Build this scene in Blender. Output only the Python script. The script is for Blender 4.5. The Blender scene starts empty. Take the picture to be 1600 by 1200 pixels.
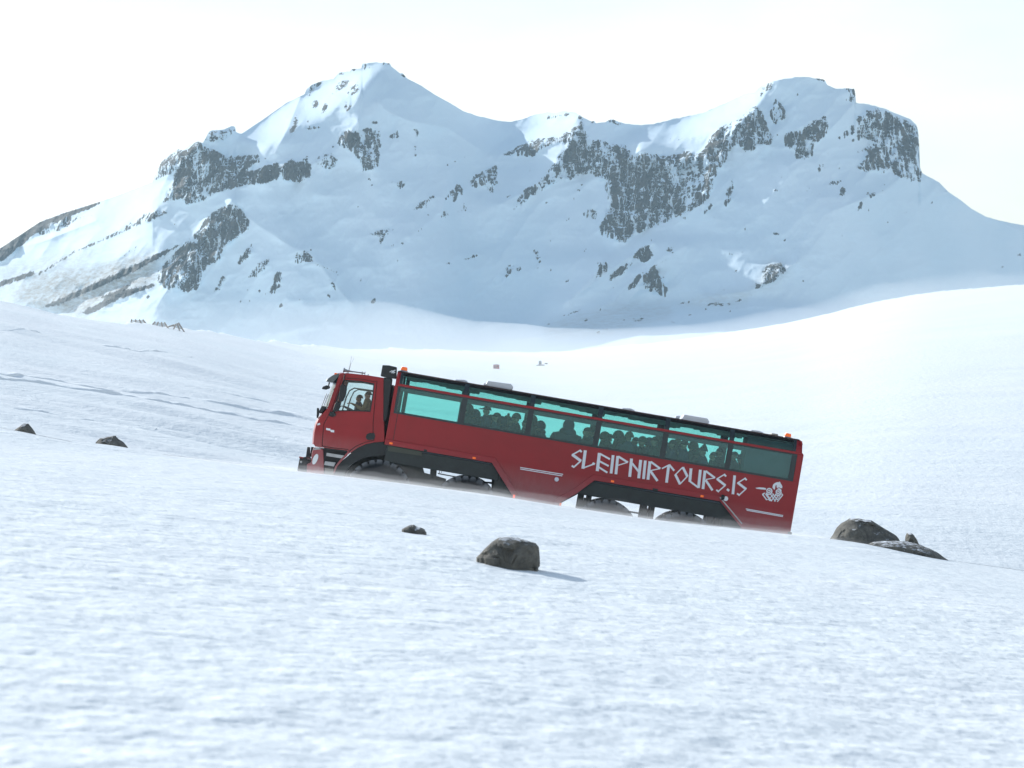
import bpy, bmesh, math, random
import numpy as np
from mathutils import Vector, Matrix
random.seed(7)
RNG = np.random.RandomState(11)
S = bpy.context.scene
COL = S.collection
# ------------------------------------------------------------------ camera
K = 0.35            # frame width / distance
CAMZ = 1.6
VH = 690.0          # eye level, in rows of the 1600x1200 photograph
cam_d = bpy.data.cameras.new('camera')
cam = bpy.data.objects.new('camera', cam_d); COL.objects.link(cam)
cam.location = (0, 0, CAMZ)
cam.rotation_euler = (math.radians(90), 0, 0)
cam_d.sensor_width = 36.0
cam_d.lens = 36.0 / K
cam_d.shift_y = (VH - 600.0) / 1600.0
cam_d.clip_start = 0.2
cam_d.clip_end = 30000
cam_d.dof.use_dof = True
cam_d.dof.focus_distance = 100.0
cam_d.dof.aperture_fstop = 4.5
S.camera = cam
# ------------------------------------------------------------------ light
SUN_EL = math.radians(25)
SUN_AZ = math.radians(-42.0)       # from +Y, negative = to the left
w = bpy.data.worlds.new("World"); S.world = w; w.use_nodes = True
nt = w.node_tree; nt.nodes.clear()
wo = nt.nodes.new('ShaderNodeOutputWorld'); bg = nt.nodes.new('ShaderNodeBackground')
sky = nt.nodes.new('ShaderNodeTexSky'); sky.sky_type = 'NISHITA'; sky.sun_disc = False
sky.sun_elevation = SUN_EL; sky.sun_rotation = SUN_AZ
sky.air_density = 1.6; sky.dust_density = 0.8; sky.ozone_density = 4.0
bg.inputs['Strength'].default_value = 0.14
# thin high cloud veil over the blue
tc = nt.nodes.new('ShaderNodeTexCoord'); mp = nt.nodes.new('ShaderNodeMapping')
mp.inputs['Scale'].default_value = (3.0, 3.0, 9.0)
nz = nt.nodes.new('ShaderNodeTexNoise'); nz.inputs['Scale'].default_value = 1.3; nz.inputs['Detail'].default_value = 5
mr = nt.nodes.new('ShaderNodeMapRange'); mr.inputs['From Min'].default_value = 0.3; mr.inputs['From Max'].default_value = 0.62
mr.inputs['To Min'].default_value = 0.12; mr.inputs['To Max'].default_value = 0.34
mix = nt.nodes.new('ShaderNodeMix'); mix.data_type = 'RGBA'
mix.inputs['B'].default_value = (9.4, 9.0, 9.0, 1)
nt.links.new(tc.outputs['Generated'], mp.inputs['Vector']); nt.links.new(mp.outputs[0], nz.inputs['Vector'])
nt.links.new(nz.outputs['Fac'], mr.inputs['Value']); 
sx = nt.nodes.new('ShaderNodeSeparateXYZ'); nt.links.new(tc.outputs['Generated'], sx.inputs[0])
el = nt.nodes.new('ShaderNodeMapRange'); el.interpolation_type = 'SMOOTHSTEP'      # haze veil thickens towards the horizon
el.inputs['From Min'].default_value = 0.20; el.inputs['From Max'].default_value = 0.60
el.inputs['To Min'].default_value = 1.9; el.inputs['To Max'].default_value = 0.25
nt.links.new(sx.outputs['Z'], el.inputs['Value'])
ml = nt.nodes.new('ShaderNodeMath'); ml.operation = 'MULTIPLY'; ml.use_clamp = True
nt.links.new(mr.outputs[0], ml.inputs[0]); nt.links.new(el.outputs[0], ml.inputs[1])
nt.links.new(ml.outputs[0], mix.inputs['Factor'])
nt.links.new(sky.outputs[0], mix.inputs['A']); nt.links.new(mix.outputs['Result'], bg.inputs['Color'])
nt.links.new(bg.outputs[0], wo.inputs['Surface'])
sun_d = bpy.data.lights.new('sun', 'SUN'); sun_d.energy = 5.0; sun_d.angle = math.radians(0.6); sun_d.color = (1.0, 0.985, 0.955)
sun = bpy.data.objects.new('sun', sun_d); COL.objects.link(sun)
sdir = Vector((math.sin(SUN_AZ) * math.cos(SUN_EL), math.cos(SUN_AZ) * math.cos(SUN_EL), math.sin(SUN_EL)))
sun.rotation_euler = sdir.to_track_quat('Z', 'Y').to_euler()
sun.location = (-40, 60, 60)
S.view_settings.view_transform = 'Standard'; S.view_settings.look = 'None'; S.view_settings.gamma = 1
S.view_settings.use_curve_mapping = False
S.view_settings.exposure = 0.0
S.cycles.volume_bounces = 2
S.cycles.max_bounces = 10
S.cycles.transparent_max_bounces = 24
S.cycles.volume_step_rate = 4

# ------------------------------------------------------------------ helpers
def pt(u, v, d):
    """world point at distance d along the line of sight of photo column u, row v"""
    return Vector(((u - 800.0) / 1600.0 * K * d, d, CAMZ + (VH - v) / 1600.0 * K * d))

def tag(o, label=None, cat=None, group=None, kind=None):
    if label: o['label'] = label
    if cat: o['category'] = cat
    if group: o['group'] = group
    if kind: o['kind'] = kind
    return o

def hash2(ix, iy, seed):
    n = (ix.astype(np.int64) * 374761393 + iy.astype(np.int64) * 668265263 + seed * 1442695041) & 0xffffffff
    n = ((n ^ (n >> 13)) * 1274126177) & 0xffffffff
    n = (n ^ (n >> 16)) & 0xffffffff
    return n / 4294967295.0

def vnoise(x, y, seed=0):
    x = np.asarray(x, float); y = np.asarray(y, float)
    ix = np.floor(x); iy = np.floor(y); fx = x - ix; fy = y - iy
    fx = fx * fx * fx * (fx * (fx * 6 - 15) + 10); fy = fy * fy * fy * (fy * (fy * 6 - 15) + 10)
    ix = ix.astype(np.int64); iy = iy.astype(np.int64)
    a = hash2(ix, iy, seed); b = hash2(ix + 1, iy, seed); c = hash2(ix, iy + 1, seed); d = hash2(ix + 1, iy + 1, seed)
    return (a + (b - a) * fx) * (1 - fy) + (c + (d - c) * fx) * fy

def fbm(x, y, octv=4, seed=0, gain=0.5, ridged=False):
    s = 0; a = 1; t = 0
    for i in range(octv):
        n = vnoise(x * 2 ** i + 17.3 * i, y * 2 ** i + 5.1 * i, seed + i) * 2 - 1
        if ridged: n = 1 - 2 * np.abs(n)
        s = s + a * n; t += a; a *= gain
    return s / t

def sm(a, b, x):
    t = np.clip((x - a) / (b - a), 0, 1); return t * t * (3 - 2 * t)

def grid_mesh(name, P, mat, attrs=None, smooth=True):
    """P: (rows, cols, 3) array -> one sheet"""
    R, C = P.shape[:2]
    me = bpy.data.meshes.new(name)
    me.vertices.add(R * C); me.vertices.foreach_set('co', P.reshape(-1).astype(np.float32))
    i = np.arange((R - 1) * (C - 1)); r = i // (C - 1); c = i % (C - 1); a = r * C + c
    q = np.stack([a, a + 1, a + C + 1, a + C], 1).astype(np.int32)
    n = len(q)
    me.loops.add(n * 4); me.loops.foreach_set('vertex_index', q.reshape(-1))
    me.polygons.add(n); me.polygons.foreach_set('loop_start', np.arange(0, n * 4, 4, dtype=np.int32))
    me.polygons.foreach_set('loop_total', np.full(n, 4, np.int32))
    me.update(calc_edges=True)
    if smooth: me.polygons.foreach_set('use_smooth', np.ones(n, bool))
    for k, arr in (attrs or {}).items():
        at = me.attributes.new(k, 'FLOAT', 'POINT'); at.data.foreach_set('value', arr.reshape(-1).astype(np.float32))
    me.materials.append(mat); me.validate()
    o = bpy.data.objects.new(name, me); COL.objects.link(o)
    return o

# ------------------------------------------------------------------ node helpers
def new_mat(name):
    m = bpy.data.materials.new(name); m.use_nodes = True
    n = m.node_tree; b = n.nodes['Principled BSDF']
    return m, n, b
def N(n, t, **kw):
    x = n.nodes.new('ShaderNode' + t)
    for k, v in kw.items():
        if k.startswith('i_'):
            key = k[2:].replace('_', ' ')
            x.inputs[key].default_value = v
        else: setattr(x, k, v)
    return x
def math_n(n, op, a, b=None, clamp=False):
    x = n.nodes.new('ShaderNodeMath'); x.operation = op; x.use_clamp = clamp
    for i, s in enumerate((a, b)):
        if s is None: continue
        if isinstance(s, (int, float)): x.inputs[i].default_value = s
        else: n.links.new(s, x.inputs[i])
    return x.outputs[0]
def noise_n(n, scale, detail=4, rough=0.55, vec=None, stretch=None, rot=None):
    if stretch or rot:
        m = N(n, 'Mapping'); m.inputs['Scale'].default_value = stretch or (1, 1, 1)
        if rot: m.inputs['Rotation'].default_value = rot
        n.links.new(vec, m.inputs['Vector']); vec = m.outputs[0]
    x = N(n, 'TexNoise'); x.inputs['Scale'].default_value = scale; x.inputs['Detail'].default_value = detail
    x.inputs['Roughness'].default_value = rough
    if vec is not None: n.links.new(vec, x.inputs['Vector'])
    return x.outputs['Fac']
def ramp_n(n, fac, stops):
    r = N(n, 'ValToRGB'); e = r.color_ramp.elements
    while len(e) < len(stops): e.new(0.5)
    for el, (p, c) in zip(e, stops): el.position = p; el.color = (c[0], c[1], c[2], 1)
    n.links.new(fac, r.inputs[0]); return r.outputs[0]
# ================================================================== the mountain
SKYLINE = [(-700,470),(-300,430),(-120,408),(0,388),(42,360),(63,346),(101,332),(171,310),(239,284),(241,276),(253,251),(258,247),(278,232),(288,234),
 (297,225),(309,220),(317,223),(327,205),(336,202),(350,202),(362,196.5),(367,197),(369,206),(377,209),(392,199),(413,185),(448,160),(476,147),
 (479,139),(487,132),(505,125),(521,123),(528,115),(531,112.5),(547,111),(549,108),(564.5,107),(566,99),(589,97.5),(609,98),(611,103),(626,115),
 (629,114),(636,122),(659,134),(680,148),(701,159),(725,174),(750,181.5),(778,188.5),(799,189.5),(816,186),(837,178),(856,175),(866,176),(881,173),
 (898,175),(911,183),(925,190),(928,188),(931,192),(946,190),(955,185.5),(973,192),(996,195),(1022,193),(1053,185.5),(1098,176),(1132,162),(1161,147.5),
 (1180,144),(1188,135),(1208,126),(1232,121.5),(1248,119.6),(1261,120),(1272,121.5),(1289,125),(1292,132),(1305,138),(1318,138),(1335.5,138),(1337.5,160),
 (1353,162),(1372,166.5),(1384,170),(1403,178),(1422,185.5),(1432,195),(1435,205),(1436.5,232),(1437.5,261),(1441,271),(1467,284),(1482,299.5),(1501,312),
 (1517,325),(1539,337.5),(1562,344),(1587,349.5),(1600,351),(1750,372),(1900,400),(2300,450)]
def c5(x, y): return (x / 2.858, 80 + y / 2.858)
def c6(x, y): return (400 + x / 2.858, 80 + y / 2.858)
def c7(x, y): return (800 + x / 3.158, 100 + y / 3.158)
def c8(x, y): return (1150 + x / 3.158, 100 + y / 3.158)
ROCK = [
 (c5,.82,'690,580 720,490 740,478 760,460 800,435 830,440 880,400 905,410 930,430 980,450 1010,470 1060,460 1160,460 1165,490 1080,545 1160,520 1240,500 1250,560 1190,590 1080,605 1010,620 960,640 880,680 820,690 810,660 760,670 720,690 735,640 760,600 780,550 740,560'),
 (c5,.6,'905,400 935,355 1000,350 1040,335 1055,350 1050,365 1000,400 930,410'),
 (c5,.85,'1255,510 1300,480 1330,495 1390,500 1390,560 1340,590 1270,570'),
 (c5,.84,'1045,672 1090,715 1115,760 1110,800 1060,830 1000,880 985,930 930,960 900,1010 890,1060 830,1080 790,1060 740,1065 700,1030 700,990 750,930 820,860 890,790 920,740 980,700'),
 (c5,.75,'1060,940 1100,880 1140,840 1130,900 1090,940 1060,960'),(c5,.75,'1110,1010 1150,950 1200,920 1190,970 1140,1010'),
 (c5,.7,'950,1080 990,1000 1060,985 1000,1030 980,1070'),(c5,.8,'1205,1085 1225,1000 1262,975 1255,1050 1220,1085'),
 (c5,.7,'1300,950 1330,890 1370,890 1420,950 1380,950 1340,910 1310,960'),
 (c5,1.35,'-300,1000 0,880 120,800 180,760 290,720 490,660 500,655 380,712 220,770 150,820 80,880 20,930 -300,1060'),
 (c5,.55,'120,800 160,770 260,745 400,735 330,760 260,810 180,820'),
 (c5,.72,'150,1000 330,890 450,840 560,780 700,700 760,720 600,790 460,850 340,900 180,1000'),
 (c5,1.2,'0,1030 150,980 160,998 0,1052'),
 (c5,1.35,'180,1145 420,1035 600,955 700,905 820,855 760,893 620,975 440,1056 260,1135'),
 (c5,1.35,'425,1108 600,1035 500,1095'),(c5,1.35,'360,1170 520,1080 690,1036 690,1052 540,1103 400,1172'),
 (c5,.5,'500,925 600,868 700,818 620,882 520,930'),
 (c6,.55,'475,55 540,45 600,50 600,65 545,68 500,84 475,84'),(c6,.7,'420,76 470,78 470,88 425,88'),(c6,.6,'360,92 410,90 400,107 365,107'),
 (c6,.65,'215,200 245,148 300,128 335,125 270,162 240,198'),(c6,.9,'648,93 678,115 665,122 653,110'),
 (c6,.7,'350,160 380,130 420,125 420,150 380,180 350,175'),(c6,.75,'400,190 430,150 460,130 470,160 460,180 430,200'),
 (c6,.7,'385,250 395,215 430,230 430,250 400,275'),(c6,.8,'250,250 265,210 285,240 270,260'),(c6,.85,'288,282 308,222 328,245 312,270'),
 (c6,.85,'125,400 160,330 175,280 190,285 180,350 150,390'),(c6,.65,'200,350 240,330 290,340 250,358'),
 (c6,.72,'365,420 375,370 400,350 460,350 480,370 560,340 560,440 545,520 520,530 480,530 460,490 430,450 400,440'),
 (c6,.85,'365,400 400,360 465,355 470,430 440,420 420,440 385,435'),
 (c6,.9,'510,313 545,311 552,326 520,324'),(c6,.8,'470,345 520,345 515,362 475,360'),
 (c6,.4,'600,370 640,350 640,420 610,440'),(c6,.5,'680,330 720,335 750,370 740,385 700,360'),(c6,.38,'690,440 720,400 715,460'),
 (c6,.9,'160,490 230,500 250,520 245,560 190,580 120,580 110,510'),(c6,.9,'0,530 50,500 105,500 105,560 50,590 0,600'),
 (c6,.6,'265,480 300,450 350,470 380,500 330,530 270,520'),(c6,.42,'180,480 220,455 250,480 230,500'),(c6,.45,'0,450 50,480 40,500 0,500'),
 (c6,.65,'610,592 640,573 672,590 660,616 620,612'),
 (c6,.68,'690,710 730,680 790,640 810,655 760,680 710,720'),(c6,.65,'840,660 870,620 905,585 925,620 930,680 955,710 930,722 915,650 880,640 850,670'),
 (c6,.75,'818,742 840,706 868,730 850,747'),(c6,.45,'745,728 772,728 772,742 745,742'),
 (c6,.62,'490,820 540,800 570,790 610,780 625,800 600,810 560,850 545,862 540,830'),(c6,.45,'598,872 635,885 610,855'),
 (c6,.7,'950,570 1000,540 1080,500 1080,560 1070,620 1040,640 1020,600 960,620'),
 (c6,.74,'1100,465 1150,430 1230,400 1300,390 1360,380 1429,350 1429,420 1370,410 1300,430 1230,470 1150,475'),
 (c6,.7,'1140,720 1170,670 1190,620 1230,600 1270,580 1310,540 1330,500 1380,440 1429,420 1429,530 1380,590 1320,580 1270,630 1220,650 1180,700'),
 (c6,.6,'1290,310 1310,285 1370,270 1429,275 1380,290 1320,300'),
 (c6,.7,'920,925 1000,903 992,922 930,937'),(c6,.55,'1105,960 1150,955 1192,970 1170,987 1100,1022'),(c6,.45,'1210,885 1300,873 1262,915'),
 (c6,.85,'1373,762 1400,738 1407,748 1380,767'),(c6,.75,'508,1122 528,1098 540,1108 520,1132'),
 (c6,.75,'180,890 220,888 270,950 340,970 430,1045 340,987 260,955 230,930 190,955 160,950'),(c6,.65,'310,1000 350,1030 382,1102 360,1080 330,1040'),
 (c6,.55,'283,1052 330,1088 345,1118 290,1072'),(c6,.8,'60,1082 78,1020 110,972 118,1020 90,1082'),(c6,.65,'0,980 40,920 55,950 10,1000'),
 (c7,.7,'130,570 200,500 230,450 280,400 240,380 150,370 60,420 0,440 60,400 130,365 240,355 320,300 350,270 350,310 370,340 420,370 500,390 560,400 590,440 650,430 700,440 800,450 860,420 900,440 950,420 975,350 1040,300 1130,260 1190,200 1220,190 1240,260 1290,350 1290,400 1230,400 1190,430 1150,440 1120,390 1080,420 1060,480 1010,540 1000,600 960,680 880,730 840,790 830,750 740,790 650,830 590,850 560,885 540,850 440,850 430,800 480,700 450,590 380,540 270,580 240,590 180,600'),
 (c7,.86,'210,500 300,390 370,360 380,480 340,540 250,585'),
 (c7,.86,'430,800 490,680 500,600 470,560 520,430 580,440 560,560 530,640 580,660 570,740 590,850 560,885 440,850'),
 (c7,.88,'700,760 740,650 820,620 850,700 830,750'),(c7,.9,'1140,270 1220,240 1250,310 1200,330'),(c7,.88,'590,700 600,640 680,520 720,500 700,620 650,720 620,790'),
 (c7,.85,'980,360 1040,320 1060,400 1020,470 960,480'),
 (c7,.7,'1225,120 1285,83 1300,130 1250,140 1190,190'),(c7,.85,'1265,250 1300,165 1352,230 1350,270 1300,300'),(c7,.8,'1340,350 1400,330 1421,360 1421,420 1350,410'),
 (c7,.8,'345,740 380,705 430,730 440,760 400,770 360,765'),(c7,.72,'1040,690 1070,550 1100,570 1080,690 1050,710'),(c7,.6,'978,762 1030,736 1000,762'),
 (c7,.8,'940,740 985,680 985,710 950,745'),(c7,.4,'1110,510 1195,578 1150,565'),
 (c7,.6,'160,290 220,250 260,228 350,258 340,275 260,250 200,270'),(c7,.7,'458,285 490,265 548,290 530,312 490,287'),(c7,.9,'388,290 405,276 412,294'),
 (c7,.42,'690,375 770,368 850,370 920,350 900,378 760,384'),
 (c7,.95,'590,960 620,910 690,880 680,910 705,950 650,988 620,960'),(c7,.85,'460,1080 500,1030 560,980 600,980 570,1030 520,1050'),
 (c7,.82,'400,1060 430,980 460,972 488,990 460,1030 420,1068'),(c7,.65,'750,920 790,893 828,905 800,938'),
 (c7,.78,'560,1110 620,1040 700,990 790,948 720,1000 730,1050 770,1100 760,1160 700,1130 650,1110 640,1060 580,1120'),
 (c7,.74,'1220,1040 1260,985 1330,978 1362,1010 1320,1060 1260,1090 1170,1124 1240,1070'),(c7,.6,'18,1002 52,1008 40,1028 15,1022'),
 (c7,.38,'80,893 130,898 130,942 90,942'),(c7,.85,'258,778 285,757 272,778'),(c7,.6,'1090,880 1110,880 1110,889 1090,889'),
 (c8,.8,'380,66 447,75 445,90 400,80'),(c8,.7,'460,108 490,123 470,132'),(c8,.8,'520,118 592,118 594,192 520,182 562,150'),
 (c8,.8,'230,380 250,330 300,330 340,300 380,285 440,250 460,300 450,350 390,400 380,460 330,470 290,470 290,430 240,410'),
 (c8,.72,'460,390 520,350 560,300 590,260 650,230 690,212 740,225 800,260 880,290 900,320 890,360 908,400 890,460 900,500 918,560 915,590 870,575 800,560 760,530 720,550 690,520 650,540 580,505 640,470 650,430 590,440 650,400 690,390 620,370 560,390 600,340 500,380'),
 (c8,.84,'600,340 660,250 740,230 780,300 750,390 680,380'),(c8,.84,'800,400 890,300 908,400 892,450 830,500'),(c8,.9,'650,430 710,410 720,480 700,520 660,480'),
 (c8,.85,'590,490 640,480 662,532 600,512'),(c8,.75,'440,600 480,570 540,558 500,602'),(c8,.7,'498,682 520,600 547,620 530,672'),(c8,.7,'400,545 410,490 440,490 420,532'),
 (c8,.65,'380,672 430,608 420,642'),(c8,.62,'320,662 380,578 350,642'),(c8,.7,'588,722 610,680 642,680 600,732'),(c8,.72,'608,662 650,628 698,640 690,657 650,647'),
 (c8,.65,'488,522 532,498 532,517'),(c8,.5,'408,435 472,428 460,452'),(c8,.6,'178,792 228,752 215,774'),(c8,.45,'640,700 664,720 650,738'),(c8,.6,'1122,718 1142,718 1138,737'),
]
def c9(x, y): return (850 + x / 3.2, 370 + y / 3.2)
ROCK += [(c9,.62,'85,400 150,370 200,355 170,380 110,402'),(c9,.62,'430,420 480,395 520,390 470,425'),(c9,.58,'540,400 600,380 670,375 600,392'),
 (c9,.68,'780,345 860,325 940,330 1000,302 990,320 930,348'),(c9,.5,'600,325 620,315 655,322 650,335'),(c9,.6,'668,338 700,315 730,316 730,340'),
 (c9,.62,'530,465 640,430 740,402 640,442'),(c9,.5,'120,502 170,478 240,470 170,488'),(c9,.4,'360,400 380,340 425,320 400,380'),(c9,.4,'0,440 60,422 100,415 20,445')]
TAN = [(c5,1.,'20,1100 200,1000 420,960 690,890 700,1040 500,1100 380,1185 180,1155'),(c5,.5,'0,960 300,900 520,860 300,1000 0,1080'),
 (c9,.4,'620,340 760,300 1000,270 1050,300 960,345 760,350'),(c9,.35,'0,440 100,405 400,330 640,335 640,400 420,470 100,510 0,500'),(c9,.6,'1080,200 1110,130 1200,130 1230,180 1130,240 1020,280')]
CU0, CV0, CW, CH = -700, 60, 3000, 620
def poly_pts(f, s): return np.array([f(*map(float, p.split(','))) for p in s.split()])
def raster(acc, P, val, mode='max'):
    x0 = int(max(P[:, 0].min() - 1 - CU0, 0)); x1 = int(min(P[:, 0].max() + 2 - CU0, CW))
    y0 = int(max(P[:, 1].min() - 1 - CV0, 0)); y1 = int(min(P[:, 1].max() + 2 - CV0, CH))
    if x1 <= x0 or y1 <= y0: return
    X, Y = np.meshgrid(np.arange(x0, x1) + CU0, np.arange(y0, y1) + CV0)
    ins = np.zeros(X.shape, bool); n = len(P)
    for i in range(n):
        ax, ay = P[i]; bx, by = P[(i + 1) % n]
        if ay == by: continue
        c = ((ay > Y) != (by > Y)) & (X < (bx - ax) * (Y - ay) / (by - ay) + ax)
        ins ^= c
    sub = acc[y0:y1, x0:x1]
    if mode == 'max': np.maximum(sub, np.where(ins, val, 0), out=sub)
    else: sub += np.where(ins, val, 0)
def blur(a, r, axis=None, n=2):
    for _ in range(n):
        for ax in ((0, 1) if axis is None else (axis,)):
            k = 2 * r + 1
            pad = [(0, 0), (0, 0)]; pad[ax] = (r + 1, r)
            c = np.cumsum(np.pad(a, pad, mode='edge'), axis=ax)
            if ax == 0: a = (c[k:] - c[:-k]) / k
            else: a = (c[:, k:] - c[:, :-k]) / k
    return a
def samp(A, U, V):
    x = np.clip(U - CU0, 0, CW - 1.001); y = np.clip(V - CV0, 0, CH - 1.001)
    ix = x.astype(int); iy = y.astype(int); fx = x - ix; fy = y - iy
    return (A[iy, ix] * (1 - fx) + A[iy, ix + 1] * fx) * (1 - fy) + (A[iy + 1, ix] * (1 - fx) + A[iy + 1, ix + 1] * fx) * fy
def seg_dist(P, X, Y):
    best = np.full(X.shape, 1e9); side = np.zeros(X.shape)
    for (ax, ay), (bx, by) in zip(P[:-1], P[1:]):
        dx, dy = bx - ax, by - ay; t = np.clip(((X - ax) * dx + (Y - ay) * dy) / (dx * dx + dy * dy), 0, 1)
        d = np.hypot(X - ax - t * dx, Y - ay - t * dy); m = d < best
        best = np.where(m, d, best)
    return best

rockC = np.zeros((CH, CW)); tanC = np.zeros((CH, CW))
for f, val, s in ROCK: raster(rockC, poly_pts(f, s), val)
for f, val, s in TAN: raster(tanC, poly_pts(f, s), val)
rs_ = np.random.RandomState(5)
for (x0_, x1_, y0_, y1_, n_) in ((560,720,240,400,34),(700,960,210,330,40),(560,900,330,470,30),(780,1000,360,480,26),(1000,1320,350,470,46),(60,320,320,470,44),(1150,1420,270,370,34),(330,540,390,480,26),(430,660,120,300,40),(1200,1330,140,260,18),(900,1320,470,530,26),(1440,1600,300,440,8)):
    for _ in range(n_):
        cx_, cy_ = rs_.uniform(x0_, x1_), rs_.uniform(y0_, y1_); a_, b_ = rs_.uniform(1.6, 6.0), rs_.uniform(1.0, 2.2); th_ = rs_.uniform(-.9, .5); t_ = np.linspace(0, 2 * np.pi, 7)[:-1]
        raster(rockC, np.stack([cx_ + a_ * np.cos(t_) * np.cos(th_) - b_ * np.sin(t_) * np.sin(th_), cy_ + a_ * np.cos(t_) * np.sin(th_) + b_ * np.sin(t_) * np.cos(th_)], 1), rs_.uniform(.45, .95))
rockB = np.maximum(blur(rockC, 2), blur(rockC, 1) * .92); rockW = blur(rockC, 7); tanC = blur(tanC, 7)
UU, VV = np.meshgrid(np.arange(CW) + CU0, np.arange(CH) + CV0); UU = UU.astype(float); VV = VV.astype(float)
skyv = np.interp(np.arange(CW) + CU0, [p[0] for p in SKYLINE], [p[1] for p in SKYLINE])
# run out per row: how gently the face lies (metres back per row up)
G = np.full((CH, CW), 0.42)
def zone(s, val, r):
    z = np.zeros((CH, CW)); P = np.array([tuple(map(float, p.split(','))) for p in s.split()]); raster(z, P, 1.0)
    return blur(z, r) * val
# gentle, sunlit shelves
G += zone('370,212 400,198 450,162 480,150 560,115 600,100 560,150 520,165 480,195 445,222 410,228', 1.9, 4)
G += zone('990,205 1060,192 1130,168 1185,148 1200,150 1170,180 1120,200 1060,225 1000,232 985,220', 1.5, 5)
G += zone('760,238 830,205 880,190 905,192 860,215 810,232 770,245', 1.6, 4)
G += zone('800,272 850,252 880,245 862,265 820,288', 1.2, 4)
G += zone('-300,400 60,352 180,316 250,290 270,300 250,350 150,420 0,470 -300,500', 0.55, 10)
G += zone('830,480 930,400 1020,385 1140,372 1250,400 1300,440 1250,480 1000,520 800,545', 0.2, 18)
G += zone('1000,372 1060,368 1140,368 1100,378 1030,380', 1.1, 4)
G += zone('1120,415 1200,406 1190,414 1140,424', 1.2, 4)
G += zone('880,395 960,385 1000,375 960,400 900,420', 1.4, 5)
G += zone('560,530 740,540 800,522 880,500 960,486 1100,478 1310,484 1700,440 1700,620 560,620', 2.6, 8)
G += zone('1330,168 1440,190 1435,185 1370,160', 1.0, 3)
G = G * (1 - 0.35 * sm(.2, .9, rockW))
CG = np.cumsum(G, axis=0)
smsky = blur(skyv[None, :], 45, axis=1, n=3)[0]
lowr = np.clip((smsky - CV0 + 135).astype(int), 0, CH - 1)
ref = CG[lowr, np.arange(CW)]
ref = blur(ref[None, :], 50, axis=1)[0]
topD = 2150 + 260 * sm(330, -200, np.arange(CW) + CU0) + 250 * sm(1350, 1900, np.arange(CW) + CU0) - 60 * np.exp(-((np.arange(CW) + CU0 - 1250) / 130.0) ** 2)
topD = topD + 60 * np.exp(-((np.arange(CW) + CU0 - 780) / 90.0) ** 2)
D = (topD - 75 + ref)[None, :] - CG
D = blur(D, 9, axis=1)
Dw = blur(D, 40, axis=1, n=3); wv = sm(0, 120, VV - skyv[None, :]); D = D * (1 - wv) + Dw * wv
# ridges that stand forward
RIDGES = [([(362,315),(330,350),(300,395),(270,440),(245,480)],26,60),([(362,315),(400,350),(455,385),(485,395),(520,440),(550,475)],9,22),
 ([(590,160),(615,180),(645,190),(700,200),(745,230)],14,30),([(250,300),(280,240),(320,215),(365,205)],16,40),([(700,290),(690,330),(640,370)],14,35),
 ([(905,200),(880,240),(860,270),(820,300),(780,320)],18,40),([(1208,130),(1180,170),(1130,215),(1110,260),(1095,330)],22,45),
 ([(1000,235),(960,260),(945,330),(960,370)],18,30),([(1336,160),(1300,200),(1260,240),(1230,260)],20,35),([(1435,200),(1430,260),(1380,300),(1300,330)],24,45),
 ([(1070,385),(1030,405),(985,440),(960,470),(900,500),(800,532)],18,34),([(1020,380),(985,400),(930,440),(890,470)],16,24),([(945,410),(920,440),(880,475)],12,18),
 ([(1245,410),(1210,435),(1170,455),(1100,465)],16,18),([(560,190),(560,230),(580,260)],20,28),([(470,150),(450,200),(430,240)],12,18),([(1480,300),(1560,345),(1640,380)],40,40),
 ([(0,390),(60,380),(150,345)],14,16),([(60,500),(200,440),(320,380)],-16,16),([(790,532),(850,525),(1000,505),(1180,478),(1310,484)],14,14)]
for P, A, Wd in RIDGES:
    d = seg_dist(P, UU, VV); D -= A * np.exp(-d / Wd)
# broad rolling and broken rock relief
D += 16 * fbm(UU / 170, VV / 120, 3, 3)
D -= 9 * fbm(UU / 60 + VV / 90, VV / 55, 3, 9, ridged=True) * (0.35 + rockW)
cr = sm(.25, .8, rockW)
D -= cr * 9 * fbm(UU / 22 + VV / 60, VV / 30, 4, 21, .6, ridged=True)
D -= cr * 5 * np.maximum(0, fbm((UU + VV * .35) / 7, VV / 22, 3, 31, .6))
D += 0.9 * fbm(UU / 16, VV / 16, 3, 40)

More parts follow.
